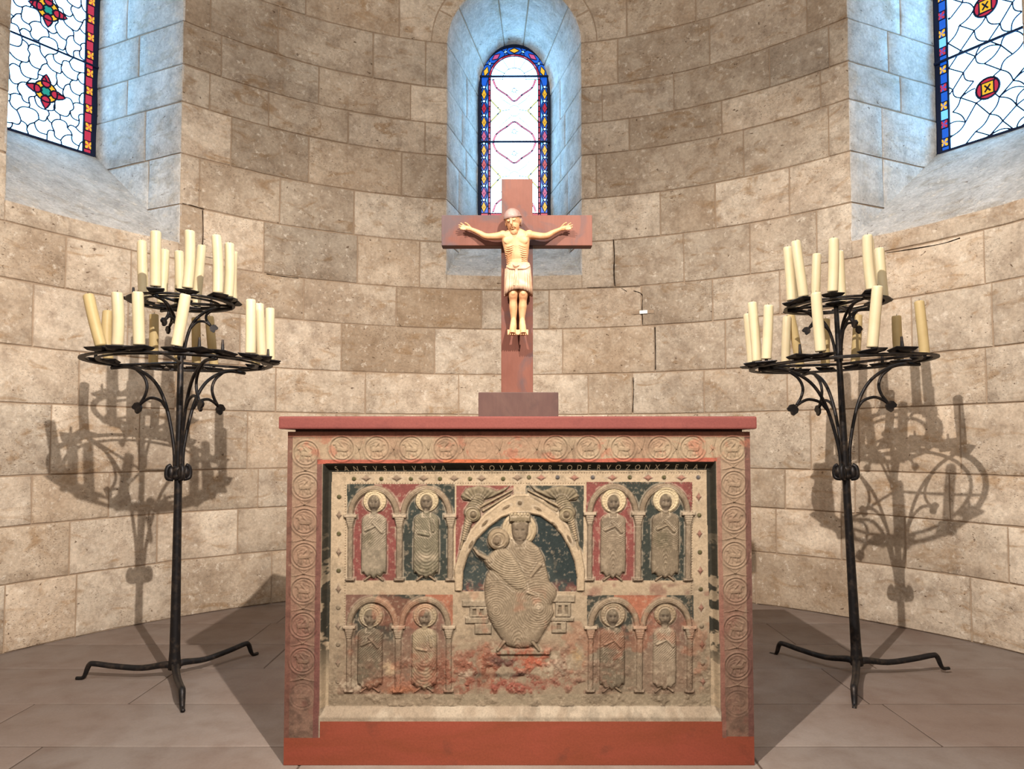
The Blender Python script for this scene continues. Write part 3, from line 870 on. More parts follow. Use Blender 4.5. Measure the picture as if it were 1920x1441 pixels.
# leaf knots between roundels
for (ax, ay, bx_, by) in [(rond[i]+rond[i+1]) for i in range(len(rond)-1)]:
    if math.hypot(ax-bx_, ay-by) > 80: continue
    mx, my = (ax+bx_)/2, (ay+by)/2; vert = abs(ax-bx_) < 10
    for sg in (-1, 1):
        for q in (8, 16, 22):
            if vert: a = seg(mx, my, mx+sg*q, my+sg*0+(5 if q > 12 else -6), 1.3)
            else: a = seg(mx, my, mx+(5 if q > 12 else -6), my+sg*q, 1.3)
            H += .0014*np.clip(a, 0, 1)*frame
            paint(np.clip(-abs(a+.3)+1, 0, 1)*frame, lin(120, 98, 72), .3)
# reveal of the recess -----------------------------------------
inn = ~frame
dl = x-IL; dr = IR-x; dt = y-IT; db = IB-y
dep = .026
h_in = -dep*np.minimum.reduce([sm(0, 9, dl), sm(0, 9, dr), sm(-1, 14, dt), sm(4, 24, db)])
H = np.where(inn, h_in, H)
paint(inn, CREAM)
paint(inn & (n1 > .0), lin(196, 172, 138), .5)
blk = inn & ((dl < 13) | (dr < 14) | (dt < 16)) & (db > 22)
wear = sm(.50, .60, n2)*sm(940, 1180, y)
paint(blk*(1-.92*wear)*(1-sm(1190, 1290, y)*.85), DARK, .95)
H += (inn & (dt > 14.5) & (dt < 19))*.0008
paint(inn & (db < 22), lin(186, 168, 142)); paint((inn & (db < 22))*sm(.45, .6, n1), lin(160, 138, 112), .7)
# panel field ----------------------------------------------------
PL, PR, PT, PB = 617, 1331, 885, 1328
pan = (x > IL+13) & (x < IR-14) & (y > IT+16) & (y < 1328)
H = np.where(pan, H+n2*.0012+n3*.0006, H)
ID[:] = 0
def raise_(sd, hgt, rnd, mask=None):
    """domed relief from inside distance in px"""
    t = np.clip(sd/rnd, 0, 1); return hgt*np.sqrt(1-(1-t)**2)
base = H.copy()
def add_relief(sd, hgt, rnd, col, idn=None, fold=None, colk=1.0, edge=True):
    global H
    m = sd > 0
    hh = base+raise_(sd, hgt*.68, rnd)
    if fold is not None: hh = hh+fold*m*np.clip(sd/2, 0, 1)
    H = np.where(m, np.maximum(H, hh), H)
    paint(np.clip(sd+.5, 0, 1), col, colk)
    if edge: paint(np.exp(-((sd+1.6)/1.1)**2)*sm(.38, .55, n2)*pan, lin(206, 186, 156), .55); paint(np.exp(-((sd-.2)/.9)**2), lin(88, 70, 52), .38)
    if idn is not None: ID[m] = idn
NAMES = {0: 'relief_ground'}
def nid(name):
    k = len(NAMES); NAMES[k] = name; return k
def bg(x0, x1, y0, y1, col, k=1.0):
    m = (x > x0) & (x < x1) & (y > y0) & (y < y1)
    w_ = sm(.62, .70, n2)*.55
    paint(m*(1-w_), col, k); paint(m*sm(.55, .62, n1)*sm(.5, .6, n3), lin(178, 120, 92), .25)
def arch_pair(x0, xm, x1, top, bot, cols, worn):
    """cols: spandrel left, inside1, spandrel mid, inside2, spandrel right"""
    c1, c2 = (x0+xm)/2, (xm+x1)/2; r1 = (xm-x0)/2; spr = top+r1*1.18
    fade = 1-worn*sm(bot-125, bot-40, y)
    def bgm(mask, col):
        w_ = sm(.68, .74, n2)*.25; paint(mask*(1-w_)*fade, col, .97)
        paint(mask*sm(.56, .66, n1)*fade, col*1.5+.02, .25)
    above = (y > top-3) & (y < spr)
    e1 = ((x-c1)/r1)**2+((y-spr)/(spr-top))**2; e2 = ((x-c2)/r1)**2+((y-spr)/(spr-top))**2
    bgm(above & (e1 > 1) & (x < c1) & (x > x0-2), cols[0]); bgm(above & (e1 > 1) & (e2 > 1) & (x > c1) & (x < c2), cols[2])
    bgm(above & (e2 > 1) & (x > c2) & (x < x1+2), cols[4])
    in1 = ((above & (e1 < 1)) | ((y >= spr) & (y < bot))) & (x > x0) & (x < xm); in2 = ((above & (e2 < 1)) | ((y >= spr) & (y < bot))) & (x > xm) & (x < x1)
    bgm(in1, cols[1]); bgm(in2, cols[3])
    # arches
    for c_, e in ((c1, e1), (c2, e2)):
        d = (1-np.sqrt(e))*r1; sd = np.minimum(d, 10-d); sd = np.where(y < spr+1, sd, -9)
        fold = .0011*np.cos(d*2.5)
        add_relief(sd+.5, .012, 5, lin(150, 128, 100), nid('arch'), fold*fade)
    for cx_, wd in ((x0+5, 5), (xm, 6), (x1-5, 5.5)):
        i = nid('column')
        sd = np.minimum(wd-abs(x-cx_), np.minimum(y-spr-6, bot-y)); add_relief(sd, .011, 5, lin(152, 132, 106), i, .0007*np.cos((x-cx_)*1.9+y*.5))
        cw = wd+5*np.clip(1-(y-spr)/20, 0, 1); sd = np.minimum(cw-abs(x-cx_), np.minimum(y-spr+2, spr+22-y)); add_relief(sd, .013, 3, lin(166, 146, 118), i, .0009*np.cos(y*1.6)+.0006*np.cos((x-cx_)*2))
        sd = np.minimum(wd+7-abs(x-cx_), np.minimum(y-spr+3, spr+3-y)); add_relief(sd+.5, .014, 2, lin(186, 164, 134), i)
        sd = np.minimum(wd+4-abs(x-cx_), np.minimum(y-bot+5, bot+1-y)); add_relief(sd, .012, 3, lin(140, 120, 96), i)
    return spr
def saint(cx, hy, bot, col, seed, hal=22, hc=None, w_=24):
    i = nid('halo')
    d = np.hypot(x-cx-1, y-hy); sd = hal-d
    add_relief(sd, .009, 5, hc if hc is not None else lin(206, 182, 138), i, .0009*np.cos(d*1.5)*(d > 12)+.0004*np.cos(np.arctan2(y-hy, x-cx)*22)*(d > 15))
    i = nid('saint_figure')
    sh = hy+25; rng = random.Random(seed)
    hem = bot-18
    # body: rounded shoulders, tapering robe, pointed hem
    t = np.clip((y-sh)/(bot-sh), 0, 1)
    hw = w_*(1-.02*np.cos(t*3))*(1-.10*sm(.75, 1, t))
    shoulder = np.where(y < sh+14, np.sqrt(np.clip(1-((sh+14-y)/16)**2, 0, 1)), 1)
    hemy = bot-6-10*np.abs((x-cx)/w_)**1.5+2*np.cos((x-cx)*.5)
    sd = np.minimum(hw*shoulder-abs(x-cx), np.minimum(y-sh+2, hemy-y))
    dx = x-cx; ph = rng.uniform(0, 6)
    kind = seed % 4
    up_ = 1-sm(.40, .60, t)
    if kind == 0: g1 = dx*.75+(y-sh)*.75; g2 = dx*1.7
    elif kind == 1: g1 = dx*.8-(y-sh)*.7; g2 = np.hypot(dx, (y-sh-30)*.5)*1.6
    elif kind == 2: g1 = np.hypot(dx*1.1, (y-sh-8))*1.15; g2 = np.hypot(dx*1.3, (y-hem)*.35)*1.7
    else: g1 = np.hypot(dx-8, (y-sh))*1.05; g2 = dx*1.6+6*np.sin(y*.04)
    wq = (n3-.5)*2.2+(n2-.5)*5; g1 = g1*1.35+wq; g2 = g2*1.2+wq
    fold = .0008*np.cos(g1*1.25+ph)*up_+.0008*np.cos(g2)*(1-up_)
    lc = np.cos(g1*1.25+ph)*up_+np.cos(g2)*(1-up_)
    add_relief(sd, .016, 9, col, i, fold)
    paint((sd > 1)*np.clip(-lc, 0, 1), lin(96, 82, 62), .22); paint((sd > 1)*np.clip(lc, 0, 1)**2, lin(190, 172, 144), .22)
    # forearm / hand across chest
    sd2 = np.maximum(seg(cx-15, sh+30, cx+3, sh+22, 4, 3), seg(cx+15, sh+34, cx-2, sh+16, 4, 3)) if kind % 2 == 0 else np.maximum(seg(cx+13, sh+32, cx+10, sh+14, 4, 3), seg(cx-14, sh+36, cx+4, sh+40, 4.5, 4))
    add_relief(sd2, .021, 4, col*1.06, i, None, .6)
    # feet
    for sg in (-1, 1):
        sdf = seg(cx+sg*7, bot-9, cx+sg*17, bot-1, 2.6, 2); add_relief(sdf, .010, 3, lin(150, 128, 100), i)
    # neck + head with face
    add_relief(np.minimum(6-abs(x-cx), np.minimum(y-hy, sh+4-y)), .014, 5, col, i)
    hsd = ell(cx, hy+4, 11.5, 15)*11; hcol = lin(118, 102, 82)
    f = -.002*np.exp(-(((np.abs(dx)-4.3)/2.2)**2+((y-hy-2)/1.6)**2))+.0028*np.exp(-((dx/1.5)**2+((y-hy-6)/4)**2))-.0014*np.exp(-((dx/4)**2+((y-hy-13)/1.1)**2))+.0012*np.exp(-(((y-hy+2)/1.2)**2))*(np.abs(dx) < 8)
    add_relief(hsd, .020, 8, hcol, i, f)
    hair = np.minimum(hsd, (hy-2+np.abs(dx)*.1)-y); paint((hair > 0), lin(112, 98, 74), .8)
    paint((hsd > 0)*(np.exp(-(((np.abs(dx)-4.3)/2.4)**2+((y-hy-2)/1.3)**2))+np.exp(-((dx/4)**2+((y-hy-13)/1.1)**2))+.6*np.exp(-(((np.abs(dx)-4.5)/3)**2+((y-hy+2.5)/1.0)**2))), lin(44, 36, 26), .8)
    paint((hsd > 0)*(np.exp(-((dx/1.4)**2+((y-hy-6)/4)**2))+.6*np.exp(-(((np.abs(dx)-6)/2.5)**2+((y-hy-8)/2.5)**2))), lin(166, 146, 116), .5)
S1 = arch_pair(648, 746, 848, 911, 1091, (GREEN, RED, RED*1.02, GREEN, GREEN*.95), .0)
arch_pair(1102, 1199, 1299, 907, 1091, (RED*1.1, RED*1.12, GREEN, GREEN, RED), .0)
arch_pair(647, 745, 846, 1121, 1302, (RED*.8, GREEN*.8, GREEN*.8, RED*.85, ORANGE*.9), .55)
arch_pair(1105, 1203, 1303, 1122, 1302, (GREEN*.9, GREEN*.85, ORANGE*.9, RED*.8, GREEN), .5)
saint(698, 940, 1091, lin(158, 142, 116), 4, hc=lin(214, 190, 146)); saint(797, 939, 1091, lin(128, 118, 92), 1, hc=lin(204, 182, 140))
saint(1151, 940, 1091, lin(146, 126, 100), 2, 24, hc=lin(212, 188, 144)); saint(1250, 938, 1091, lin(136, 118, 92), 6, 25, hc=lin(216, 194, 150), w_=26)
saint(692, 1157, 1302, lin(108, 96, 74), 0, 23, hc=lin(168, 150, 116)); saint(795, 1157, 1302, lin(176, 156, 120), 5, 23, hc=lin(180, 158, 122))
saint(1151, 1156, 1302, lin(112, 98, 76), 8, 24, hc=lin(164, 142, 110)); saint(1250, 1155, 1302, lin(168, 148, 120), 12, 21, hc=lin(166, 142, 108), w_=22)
# centre bay --------------------------------------------------------
inner_arch = [(866, 1112), (868, 1072), (876, 1045), (893, 1013), (916, 990), (940, 972), (960, 965), (990, 964), (1013, 969), (1036, 985), (1053, 1004), (1068, 1030), (1078, 1055), (1083, 1085), (1082, 1112)]
sp = poly_sd([(853, 911), (962, 911), (962, 932), (900, 985), (876, 1040), (853, 1060)]); paint((sp > 0)*(1-.2*sm(.68, .75, n2)), RED*1.15, .95)
sp = poly_sd([(985, 911), (1095, 911), (1095, 1040), (1060, 985), (1020, 950), (985, 930)]); paint((sp > 0)*(1-.2*sm(.68, .75, n2)), GREEN, .95)
outer_arch = [(852, 1112), (850, 1070), (862, 1030), (880, 995), (905, 965), (940, 938), (965, 926), (992, 926), (1020, 938), (1048, 962), (1072, 995), (1090, 1030), (1098, 1070), (1098, 1112)]
do = poly_sd(outer_arch); di = poly_sd(inner_arch)
i = nid('throne_arch')
ring = np.minimum(do, -di); ring = np.where(y < 1110, ring, -5)
add_relief(ring, .010, 4, CREAM*.95, i, .0010*np.exp(-((ring-4)/1.2)**2))
paint((di > 0)*(1-.2*sm(.68, .75, n2)), lin(42, 54, 52)); H = np.where(di > 0, base-.001, H)
paint((di > 0)*sm(.45, .65, n1), lin(84, 92, 84), .35); paint((di > 0)*sm(1085, 1112, y)*sm(.4, .55, n2), lin(140, 70, 56), .8)
for (bx_, by, ang) in [(882, 1022, -1.1), (908, 982, -.85), (948, 952, -.5), (974, 944, 0), (1008, 955, .5), (1040, 985, .85), (1068, 1012, 1.1)]:
    i = nid('boss'); add_relief(ell(bx_, by, 8 if ang else 4, 2.6 if ang else 4, ang)*3, .012, 3, lin(126, 104, 74))
def add_angel(s_):
    X_ = lambda v: 974+s_*(v-974)
    i = nid('angel')
    G = lin(138, 122, 92)
    wing = poly_sd([(X_(862), 930), (X_(872), 916), (X_(895), 911), (X_(915), 915), (X_(930), 921), (X_(948), 914), (X_(956), 909), (X_(945), 922), (X_(925), 932), (X_(905), 938), (X_(880), 940), (X_(866), 938)])
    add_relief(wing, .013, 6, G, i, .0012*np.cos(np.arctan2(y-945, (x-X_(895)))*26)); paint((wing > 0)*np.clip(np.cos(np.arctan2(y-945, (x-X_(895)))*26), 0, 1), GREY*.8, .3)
    body = np.maximum(seg(X_(895), 940, X_(882), 962, 12, 14), seg(X_(880), 965, X_(868), 1012, 9, 5)); d = np.hypot(x-X_(884), y-965)
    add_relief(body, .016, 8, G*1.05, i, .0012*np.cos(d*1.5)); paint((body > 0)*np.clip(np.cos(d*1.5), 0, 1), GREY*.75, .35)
    for q in ((X_(896), 952, X_(958), 920, 3.5, 2), (X_(905), 958, X_(955), 928, 3, 1.8), (X_(876), 975, X_(862), 1030, 4, 2)):
        add_relief(seg(*q), .012, 3, lin(168, 146, 112), i, None)
    add_relief(14-np.hypot(x-X_(886), y-966), .018, 6, lin(150, 132, 98), i, .001*np.cos(np.hypot(x-X_(886), y-966)*1.5))
    add_relief(ell(X_(886), 966, 6, 7)*6, .023, 5, lin(120, 102, 76), i)
add_angel(1); add_angel(-1)
# throne blocks
i = nid('throne'); i2 = nid('throne')
for (a, b, c_, d) in [(866, 912, 1128, 1140), (880, 914, 1140, 1160), (872, 916, 1160, 1172), (890, 922, 1172, 1192), (1036, 1080, 1118, 1132), (1042, 1072, 1132, 1160), (1034, 1078, 1160, 1168), (1036, 1064, 1168, 1190)]:
    add_relief(np.minimum(np.minimum(x-a, b-x), np.minimum(y-c_, d-y)), .008, 2, lin(162, 144, 116), i if a < 960 else i2, .0006*np.cos(x*.8))
for (a, b, c_, d) in [(886, 893, 1145, 1157), (899, 906, 1145, 1157), (1048, 1054, 1138, 1155), (1060, 1066, 1138, 1155), (1046, 1054, 1172, 1184)]:
    m_ = (x > a) & (x < b) & (y > c_) & (y < d); H = np.where(m_, H-.004, H); paint(m_, lin(104, 88, 66), .6)
# enthroned mother and child
i = nid('halo')
dd = np.hypot(x-973, (y-994)); add_relief(33-dd, .009, 5, lin(196, 172, 132), i, .001*np.cos(dd*1.1)*(dd > 18))
i = nid('seated_figure')
body = poly_sd([(954, 1016), (966, 1008), (982, 1008), (994, 1016), (1010, 1028), (1020, 1046), (1026, 1072), (1031, 1092), (1044, 1108), (1045, 1118), (1036, 1136), (1040, 1152), (1033, 1170), (1022, 1188), (1010, 1208), (992, 1217), (973, 1220), (952, 1214), (940, 1200), (926, 1180), (916, 1160), (909, 1130), (908, 1100), (912, 1078), (924, 1062), (940, 1040)])
MC = lin(150, 130, 102)
fa = np.hypot(x-1000, (y-1010)*.9); fb = np.hypot((x-930)*1.1, y-1145); fc = np.hypot((x-1010)*1.1, y-1140); fd = np.hypot((x-972)*1.6, (y-1240)*.5)
wA = 1-sm(1075, 1100, y); wB = (1-wA)*(x < 962)*(y < 1180); wC = (1-wA)*(x >= 962)*(y < 1180); wD = (1-wA)*(y >= 1180)
wq = (n3-.5)*2.5+(n2-.5)*9; lc = wA*np.cos(fa*1.5+wq)+wB*np.cos(fb*1.4+wq)+wC*np.cos(fc*1.4+wq)+wD*np.cos(fd*1.5+wq)
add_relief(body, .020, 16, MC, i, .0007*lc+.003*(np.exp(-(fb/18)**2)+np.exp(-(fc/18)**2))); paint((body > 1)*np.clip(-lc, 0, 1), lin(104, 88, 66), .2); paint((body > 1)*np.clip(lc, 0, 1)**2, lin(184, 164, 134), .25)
add_relief(np.minimum(9-abs(x-974), np.minimum(y-1008, 1026-y)), .022, 6, MC, i)
hs = poly_sd([(958, 985), (961, 972), (988, 972), (991, 985), (990, 1000), (985, 1014), (978, 1020), (970, 1020), (963, 1014), (959, 1000)])
f = -.0024*np.exp(-(((np.abs(x-974)-6)/3)**2+((y-994)/1.8)**2))+.0035*np.exp(-(((x-974)/2)**2+((y-1001)/5)**2))-.0018*np.exp(-(((x-974)/5)**2+((y-1010)/1.4)**2))
add_relief(hs, .025, 9, lin(132, 114, 90), i, f)
paint(np.exp(-(((np.abs(x-974)-6)/3)**2+((y-994)/1.4)**2))+np.exp(-(((x-974)/4.5)**2+((y-1010)/1.1)**2)), lin(62, 50, 38), .6)
cr = nid('crown')
add_relief(np.minimum(20-abs(x-974), np.minimum(y-964-2*np.abs(np.sin((x-974)*.33)), 980-y)), .026, 4, lin(146, 128, 96), cr, .0012*np.cos((x-974)*1.0))
for k in range(6): add_relief(ell(959+k*6, 965, 3.2, 3.4)*3, .027, 3, lin(190, 168, 130), cr)
for (q) in ((1012, 1060, 996, 1082, 6, 4), (990, 1112, 1006, 1118, 5, 3)): add_relief(seg(*q), .026, 5, MC*1.05, i)
ci = nid('child_figure')
dd = np.hypot(x-934, y-1012); add_relief(21-dd, .026, 6, lin(158, 136, 104), ci, .0010*np.cos(dd*1.3)*(dd > 8))
cb = poly_sd([(928, 1030), (942, 1024), (958, 1036), (972, 1056), (984, 1080), (990, 1108), (970, 1112), (950, 1098), (930, 1078), (914, 1066), (905, 1052), (916, 1044)])
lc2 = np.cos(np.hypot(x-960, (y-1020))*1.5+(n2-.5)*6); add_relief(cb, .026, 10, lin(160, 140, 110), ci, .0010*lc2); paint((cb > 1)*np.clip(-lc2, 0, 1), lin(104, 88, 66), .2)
add_relief(np.maximum(seg(918, 1052, 896, 1040, 5, 4), seg(896, 1040, 888, 1030, 4, 2.5)), .022, 4, lin(150, 130, 102), ci)
add_relief(ell(931, 1015, 8, 10, .2)*8, .034, 7, lin(134, 114, 88), ci, -.002*np.exp(-(((np.abs(x-930)-3)/1.6)**2+((y-1013)/1.3)**2)))
i = nid('footstool'); add_relief(np.minimum(np.minimum(x-932, 1034-x), np.minimum(y-1219, 1231-y)), .012, 3, lin(158, 140, 112), i)
for (fx, sg) in ((946, -1), (1000, 1)): add_relief(seg(fx, 1206, fx+sg*12, 1222, 4, 3), .020, 4, MC, nid('foot') if False else i)
# borders with studs, diamonds and bead rows -------------------------
i = nid('border_stud')
def diamond(cx, cy, a, b, col): add_relief((1-(np.abs((x-cx)/a)**.8+np.abs((y-cy)/b)**.8))*4, .0055, 4, col, nid('border_diamond'))
def stud(cx, cy, r, col): add_relief(r-np.hypot(x-cx, y-cy), .005, 3, col, nid('border_stud'))
for cx in (682, 740, 791, 849, 901, 969, 1014, 1077, 1149, 1217, 1280): diamond(cx, 897 if cx < 950 else 896, 10, 6.5, lin(158, 132, 106) if cx < 1000 else lin(172, 118, 96))
for cx in (659, 711, 767, 822, 879, 942, 991, 1045, 1112, 1182, 1247, 1312): stud(cx, 898 if cx < 950 else 895, 4, lin(96, 90, 48) if cx not in (1312, 1045, 1112) else lin(100, 94, 92))
for k, cy in enumerate(range(932, 1290, 35)):
    fadec = lin(100, 92, 52) if cy < 1120 else lin(140, 122, 96)
    if k % 2 == 0: stud(631, cy, 4.2, fadec)
    else: diamond(631, cy, 5.5, 9, lin(150, 124, 100))
    xr_ = 1313+(cy-930)*.03
    if k % 2 == 1: stud(xr_, cy, 4.2, fadec)
    else: diamond(xr_, cy, 5.5, 9, lin(160, 110, 90))
m_ = (((np.abs(y-(887.5)) < 1) & (x > 640) & (x < 1325)) & (np.mod(x, 5) < 2)) | (((np.abs(y-907) < 1) & (x > 650) & (x < 1300)) & (np.mod(x, 5) < 2)) | ((np.abs(x-1301) < 1) & (np.mod(y, 5) < 2) & (y > 910) & (y < 1290)) | ((np.abs(x-643) < 1) & (np.mod(y, 5) < 2) & (y > 910) & (y < 1180))
paint(m_, lin(110, 84, 60), .7); H = np.where(m_, H-.001, H)
raw = pan*sm(1070, 1130, y); paint(raw, lin(146, 126, 100), .42*np.where(ID == 0, np.where(COL.mean(axis=2) < .09, .15, 1), .2))
raw = pan*sm(1150, 1240, y+(n1-.5)*90); paint(raw, lin(118, 100, 80), .40*np.where(ID == 0, sm(900, 1100, x)*0+np.where(COL.mean(axis=2) < .09, .25, 1), .2)); paint(raw*sm(.45, .62, n1)*(x < 900), lin(116, 70, 50), .4)
# weathering: lost paint and raw stone at the foot
loss = pan*sm(1185, 1290, y+(n1-.5)*120)*sm(.35, .55, n2)
paint(loss*(np.abs(x-975) < 345), lin(140, 108, 84), .5)
rb = pan*sm(1195, 1235, y)*(1-sm(1298, 1312, y))*sm(.42, .56, n2)*np.exp(-((x-940)/130)**2)
paint(rb, lin(150, 82, 58), .8)
for (cx_, cy_, rx_, ry_, cc_, kk_) in ((1000, 1240, 34, 16, lin(176, 88, 56), .9), (940, 1245, 36, 10, lin(74, 52, 44), .75), (930, 1270, 75, 6, lin(56, 42, 32), .85), (960, 1290, 110, 12, lin(150, 74, 56), .7), (830, 1270, 60, 30, lin(150, 84, 56), .55), (1085, 1236, 12, 16, lin(196, 152, 84), .5), (905, 1278, 14, 22, lin(70, 62, 46), .6), (820, 1300, 90, 7, lin(132, 82, 58), .6), (730, 1256, 10, 12, lin(196, 168, 128), .8), (745, 1298, 40, 6, lin(176, 110, 66), .5)):
    paint(pan*np.clip(1.3-np.hypot((x-cx_)/rx_, (y-cy_)/ry_)+(n2-.5)*2.2+(n3-.5), 0, 1), cc_, kk_)
for (cx_, cy_, rx_, ry_) in ((1012, 1140, 12, 5), (1044, 1250, 26, 18), (870, 1268, 16, 10), (660, 1290, 30, 9)):
    paint(pan*np.clip(1.2-np.hypot((x-cx_)/rx_, (y-cy_)/ry_)+(n3-.5)*2, 0, 1), lin(196, 176, 146), .6)
for (cx_, cy_, rx_, ry_) in ((705, 1078, 20, 12), (797, 1070, 22, 12), (690, 1010, 14, 16), (1240, 1010, 18, 24)):
    paint((ID > 0)*np.clip(1.2-np.hypot((x-cx_)/rx_, (y-cy_)/ry_)+(n2-.5)*1.5, 0, 1), lin(96, 88, 60), .55)
paint((ID > 0)*np.clip(1.2-np.hypot((x-797)/24, (y-1045)/9)+(n2-.5)*1.5, 0, 1), lin(190, 170, 138), .7)
paint(pan*sm(.6, .68, n1)*sm(1095, 1130, y)*(1-sm(1290, 1310, y)), lin(178, 104, 70), .35)
paint((pan & (y > 1306))*1.0, lin(156, 140, 112), .6)
H += (loss*(n2-.5)*.010+rb*(n2-.6)*.012)
gr = pan*sm(1092, 1100, y)*(1-sm(1118, 1122, y)); paint(gr*sm(.5, .6, n1)*(x > 1090), RED*.95, .5)
paint(sm(.63, .72, n3)*pan, lin(210, 190, 158), .22); paint(sm(.64, .74, n3)*1.0, lin(90, 70, 50), .15)
gry = COL.mean(axis=2, keepdims=True); COL = COL*.88+gry*.12
COL *= ((.42+.24*n3)*(.90+.2*np.random.RandomState(9).rand(*x.shape))*(1-.22*sm(.5, .7, n2)*sm(.35, .6, n4)))[..., None]
Yv = AY-H
s = NT('polychrome_stone'); a = s.attr('paint'); nn = s.noise(190, 4, .7); n5 = s.noise(30, 5, .6)
c_ = s.mix(.45, a.outputs['Color'], s.ramp(nn, [(.3, .6), (.7, 1.0)]), 'MULTIPLY')
s.bump(s.math('ADD', nn, n5), .35, .0022)
POLY = s.fin(c_, .8, .2)
def field_object(name, mask_faces, parent=altar):
    jj, ii = np.nonzero(mask_faces)
    if len(jj) == 0: return None
    q = np.stack([jj*nx+ii, jj*nx+ii+1, (jj+1)*nx+ii+1, (jj+1)*nx+ii], 1)
    uniq, inv = np.unique(q, return_inverse=True); inv = inv.reshape(-1, 4)
    co = np.stack([X.ravel()[uniq], Yv.ravel()[uniq], Z.ravel()[uniq]], 1)-np.array(altar.location)
    me = bpy.data.meshes.new(name); me.vertices.add(len(co)); me.vertices.foreach_set('co', co.astype(np.float32).ravel())
    nf = len(inv); me.loops.add(nf*4); me.loops.foreach_set('vertex_index', inv.astype(np.int32).ravel())
    me.polygons.add(nf); me.polygons.foreach_set('loop_start', np.arange(0, nf*4, 4, dtype=np.int32)); me.polygons.foreach_set('loop_total', np.full(nf, 4, np.int32))
    me.polygons.foreach_set('use_smooth', np.ones(nf, bool)); me.update(calc_edges=True)
    at_ = me.attributes.new('paint', 'FLOAT_COLOR', 'POINT'); cc = np.ones((len(uniq), 4), np.float32); cc[:, :3] = COL.reshape(-1, 3)[uniq]; at_.data.foreach_set('color', cc.ravel())
    me.materials.append(POLY); me.validate(); return new_obj(name, me, parent)
FR = frame
IDf = np.where(FR, -1, ID)
IDf[(inn & ~pan) & (ID == 0)] = -2
fid = IDf[:-1, :-1]
zc_ = Z[:-1, :-1]; xc_ = X[:-1, :-1]
keep = ~((zc_ < ZPL) & (xc_ > xs1) & (xc_ < xs2))
field_object('carved_frame', (fid == -1) & keep); field_object('recess_edge', (fid == -2) & keep)
for k, nm in NAMES.items(): field_object(nm, (fid == k) & keep)
# side strips closing the 3 cm between front and core
bm = bmesh.new()
bx(bm, (XL-.0005, AY, zst-.004), (XL+.004, AY+.033, ZTOP)); bx(bm, (XR-.004, AY, zst-.004), (XR+.0005, AY+.033, ZTOP)); bx(bm, (XL, AY+.001, ZTOP-.004), (XR, AY+.033, ZTOP)); apar('edge_strip', bm, ASIDE)
# inscription letters on the sloped black reveal
LET = srgb(214, 204, 180); s = NT('letter_paint'); LETM = s.fin(LET, .8)
def letters(txt, pxa, pxb, pyc, hpx):
    n = len(txt)
    for k, ch in enumerate(txt):
        if ch == ' ': continue
        cu = bpy.data.curves.new('letter', 'FONT'); cu.body = ch; cu.size = 1; cu.align_x = 'CENTER'; cu.extrude = 0.0
        to = bpy.data.objects.new('letter', cu); C.objects.link(to); bpy.context.view_layer.update()
        me = bpy.data.meshes.new_from_object(to.evaluated_get(bpy.context.evaluated_depsgraph_get())); C.objects.unlink(to); bpy.data.objects.remove(to)
        px = pxa+(pxb-pxa)*(k+.5)/n
        xw = at(px, pyc, AY).x; py = pyc-(px-600)/740*4
        # place on the slope of the reveal
        hw_ = hpx/F*AY/.70
        p = at(px, py, AY+.014)
        for v in me.vertices:
            lx, lz = v.co.x*hw_*.92, (v.co.y-.35)*hw_
            v.co = Vector((p.x+lx, AY+.0130+lz*-1.35-.0012, p.z+lz)) - altar.location
        me.materials.append(LETM); o = new_obj('inscription_letter', me, altar)
letters('SANTVSILVMVA  VSQVATYXRTODERVOZONXZERAI', 622, 1332, 878.5, 10)

# slab on top
bm = bmesh.new()
a_ = at(522, 780, AY-.03); b_ = at(1420, 804, AY-.03)
bx(bm, (a_.x, AY-.03, b_.z), (b_.x, AY+DEP+.03, a_.z), .006)
ZS = a_.z
slab = obj('altar_slab', bm, SLABM); tag(slab, 'smooth red sandstone slab lying on top of the carved altar', 'altar top')
bm = bmesh.new(); bx(bm, (XL+.02, AY+.012, ZTOP-.001), (XR-.02, AY+DEP-.02, b_.z)); apar('neck_course', bm, ASIDE)

# ------------------------------------------------------------------ crucifix
YC = 2.46; k_ = YC/F
cr = thing('crucifix', 'reddish wooden cross with pale carved crucified figure on dark base block', 'crucifix', (at(971, 780, YC).x, YC, ZS))
def cpart(name, bm, m, parent=cr, smooth=False):
    bm.transform(Matrix.Translation(-cr.location)); return obj(name, bm, m, parent, smooth)
TH = .035
def cb(name, x0, y0, x1, y1, ya, yb, m, bev=.002):
    a = at(x0, y1, YC); b = at(x1, y0, YC); bm = bmesh.new(); bx(bm, (a.x, ya, a.z), (b.x, yb, b.z), bev); return cpart(name, bm, m)
b0 = at(897, 735, YC-.06); b1 = at(1047, 735, YC-.06); bm = bmesh.new(); bx(bm, (b0.x, YC-.06, ZS), (b1.x, YC+.09, b0.z), .002); cpart('base_block', bm, BASEW)
zb = b0.z-.0
a = at(940, 335, YC); b = at(1000, 735, YC); bm = bmesh.new(); bx(bm, (a.x, YC, zb), (b.x-.001, YC+TH, a.z), .002); cpart('upright', bm, CROSSW)
cb('crossbeam', 828, 404, 1110, 461, YC-.006, YC+TH+.004, CROSSW)
# figure
kf = (YC-.05)/F
def fp(px, py, d=0):         # d = how far the point stands in front of the cross (metres)
    p = at(px, py, YC-d); return p
def remesh(o, vox=.0013, it=3):
    m = o.modifiers.new('skin', 'REMESH'); m.mode = 'VOXEL'; m.voxel_size = vox; m.use_smooth_shade = True
    m2 = o.modifiers.new('smooth', 'SMOOTH'); m2.iterations = it; m2.factor = .5
bm = bmesh.new()
px2 = lambda v: v*kf
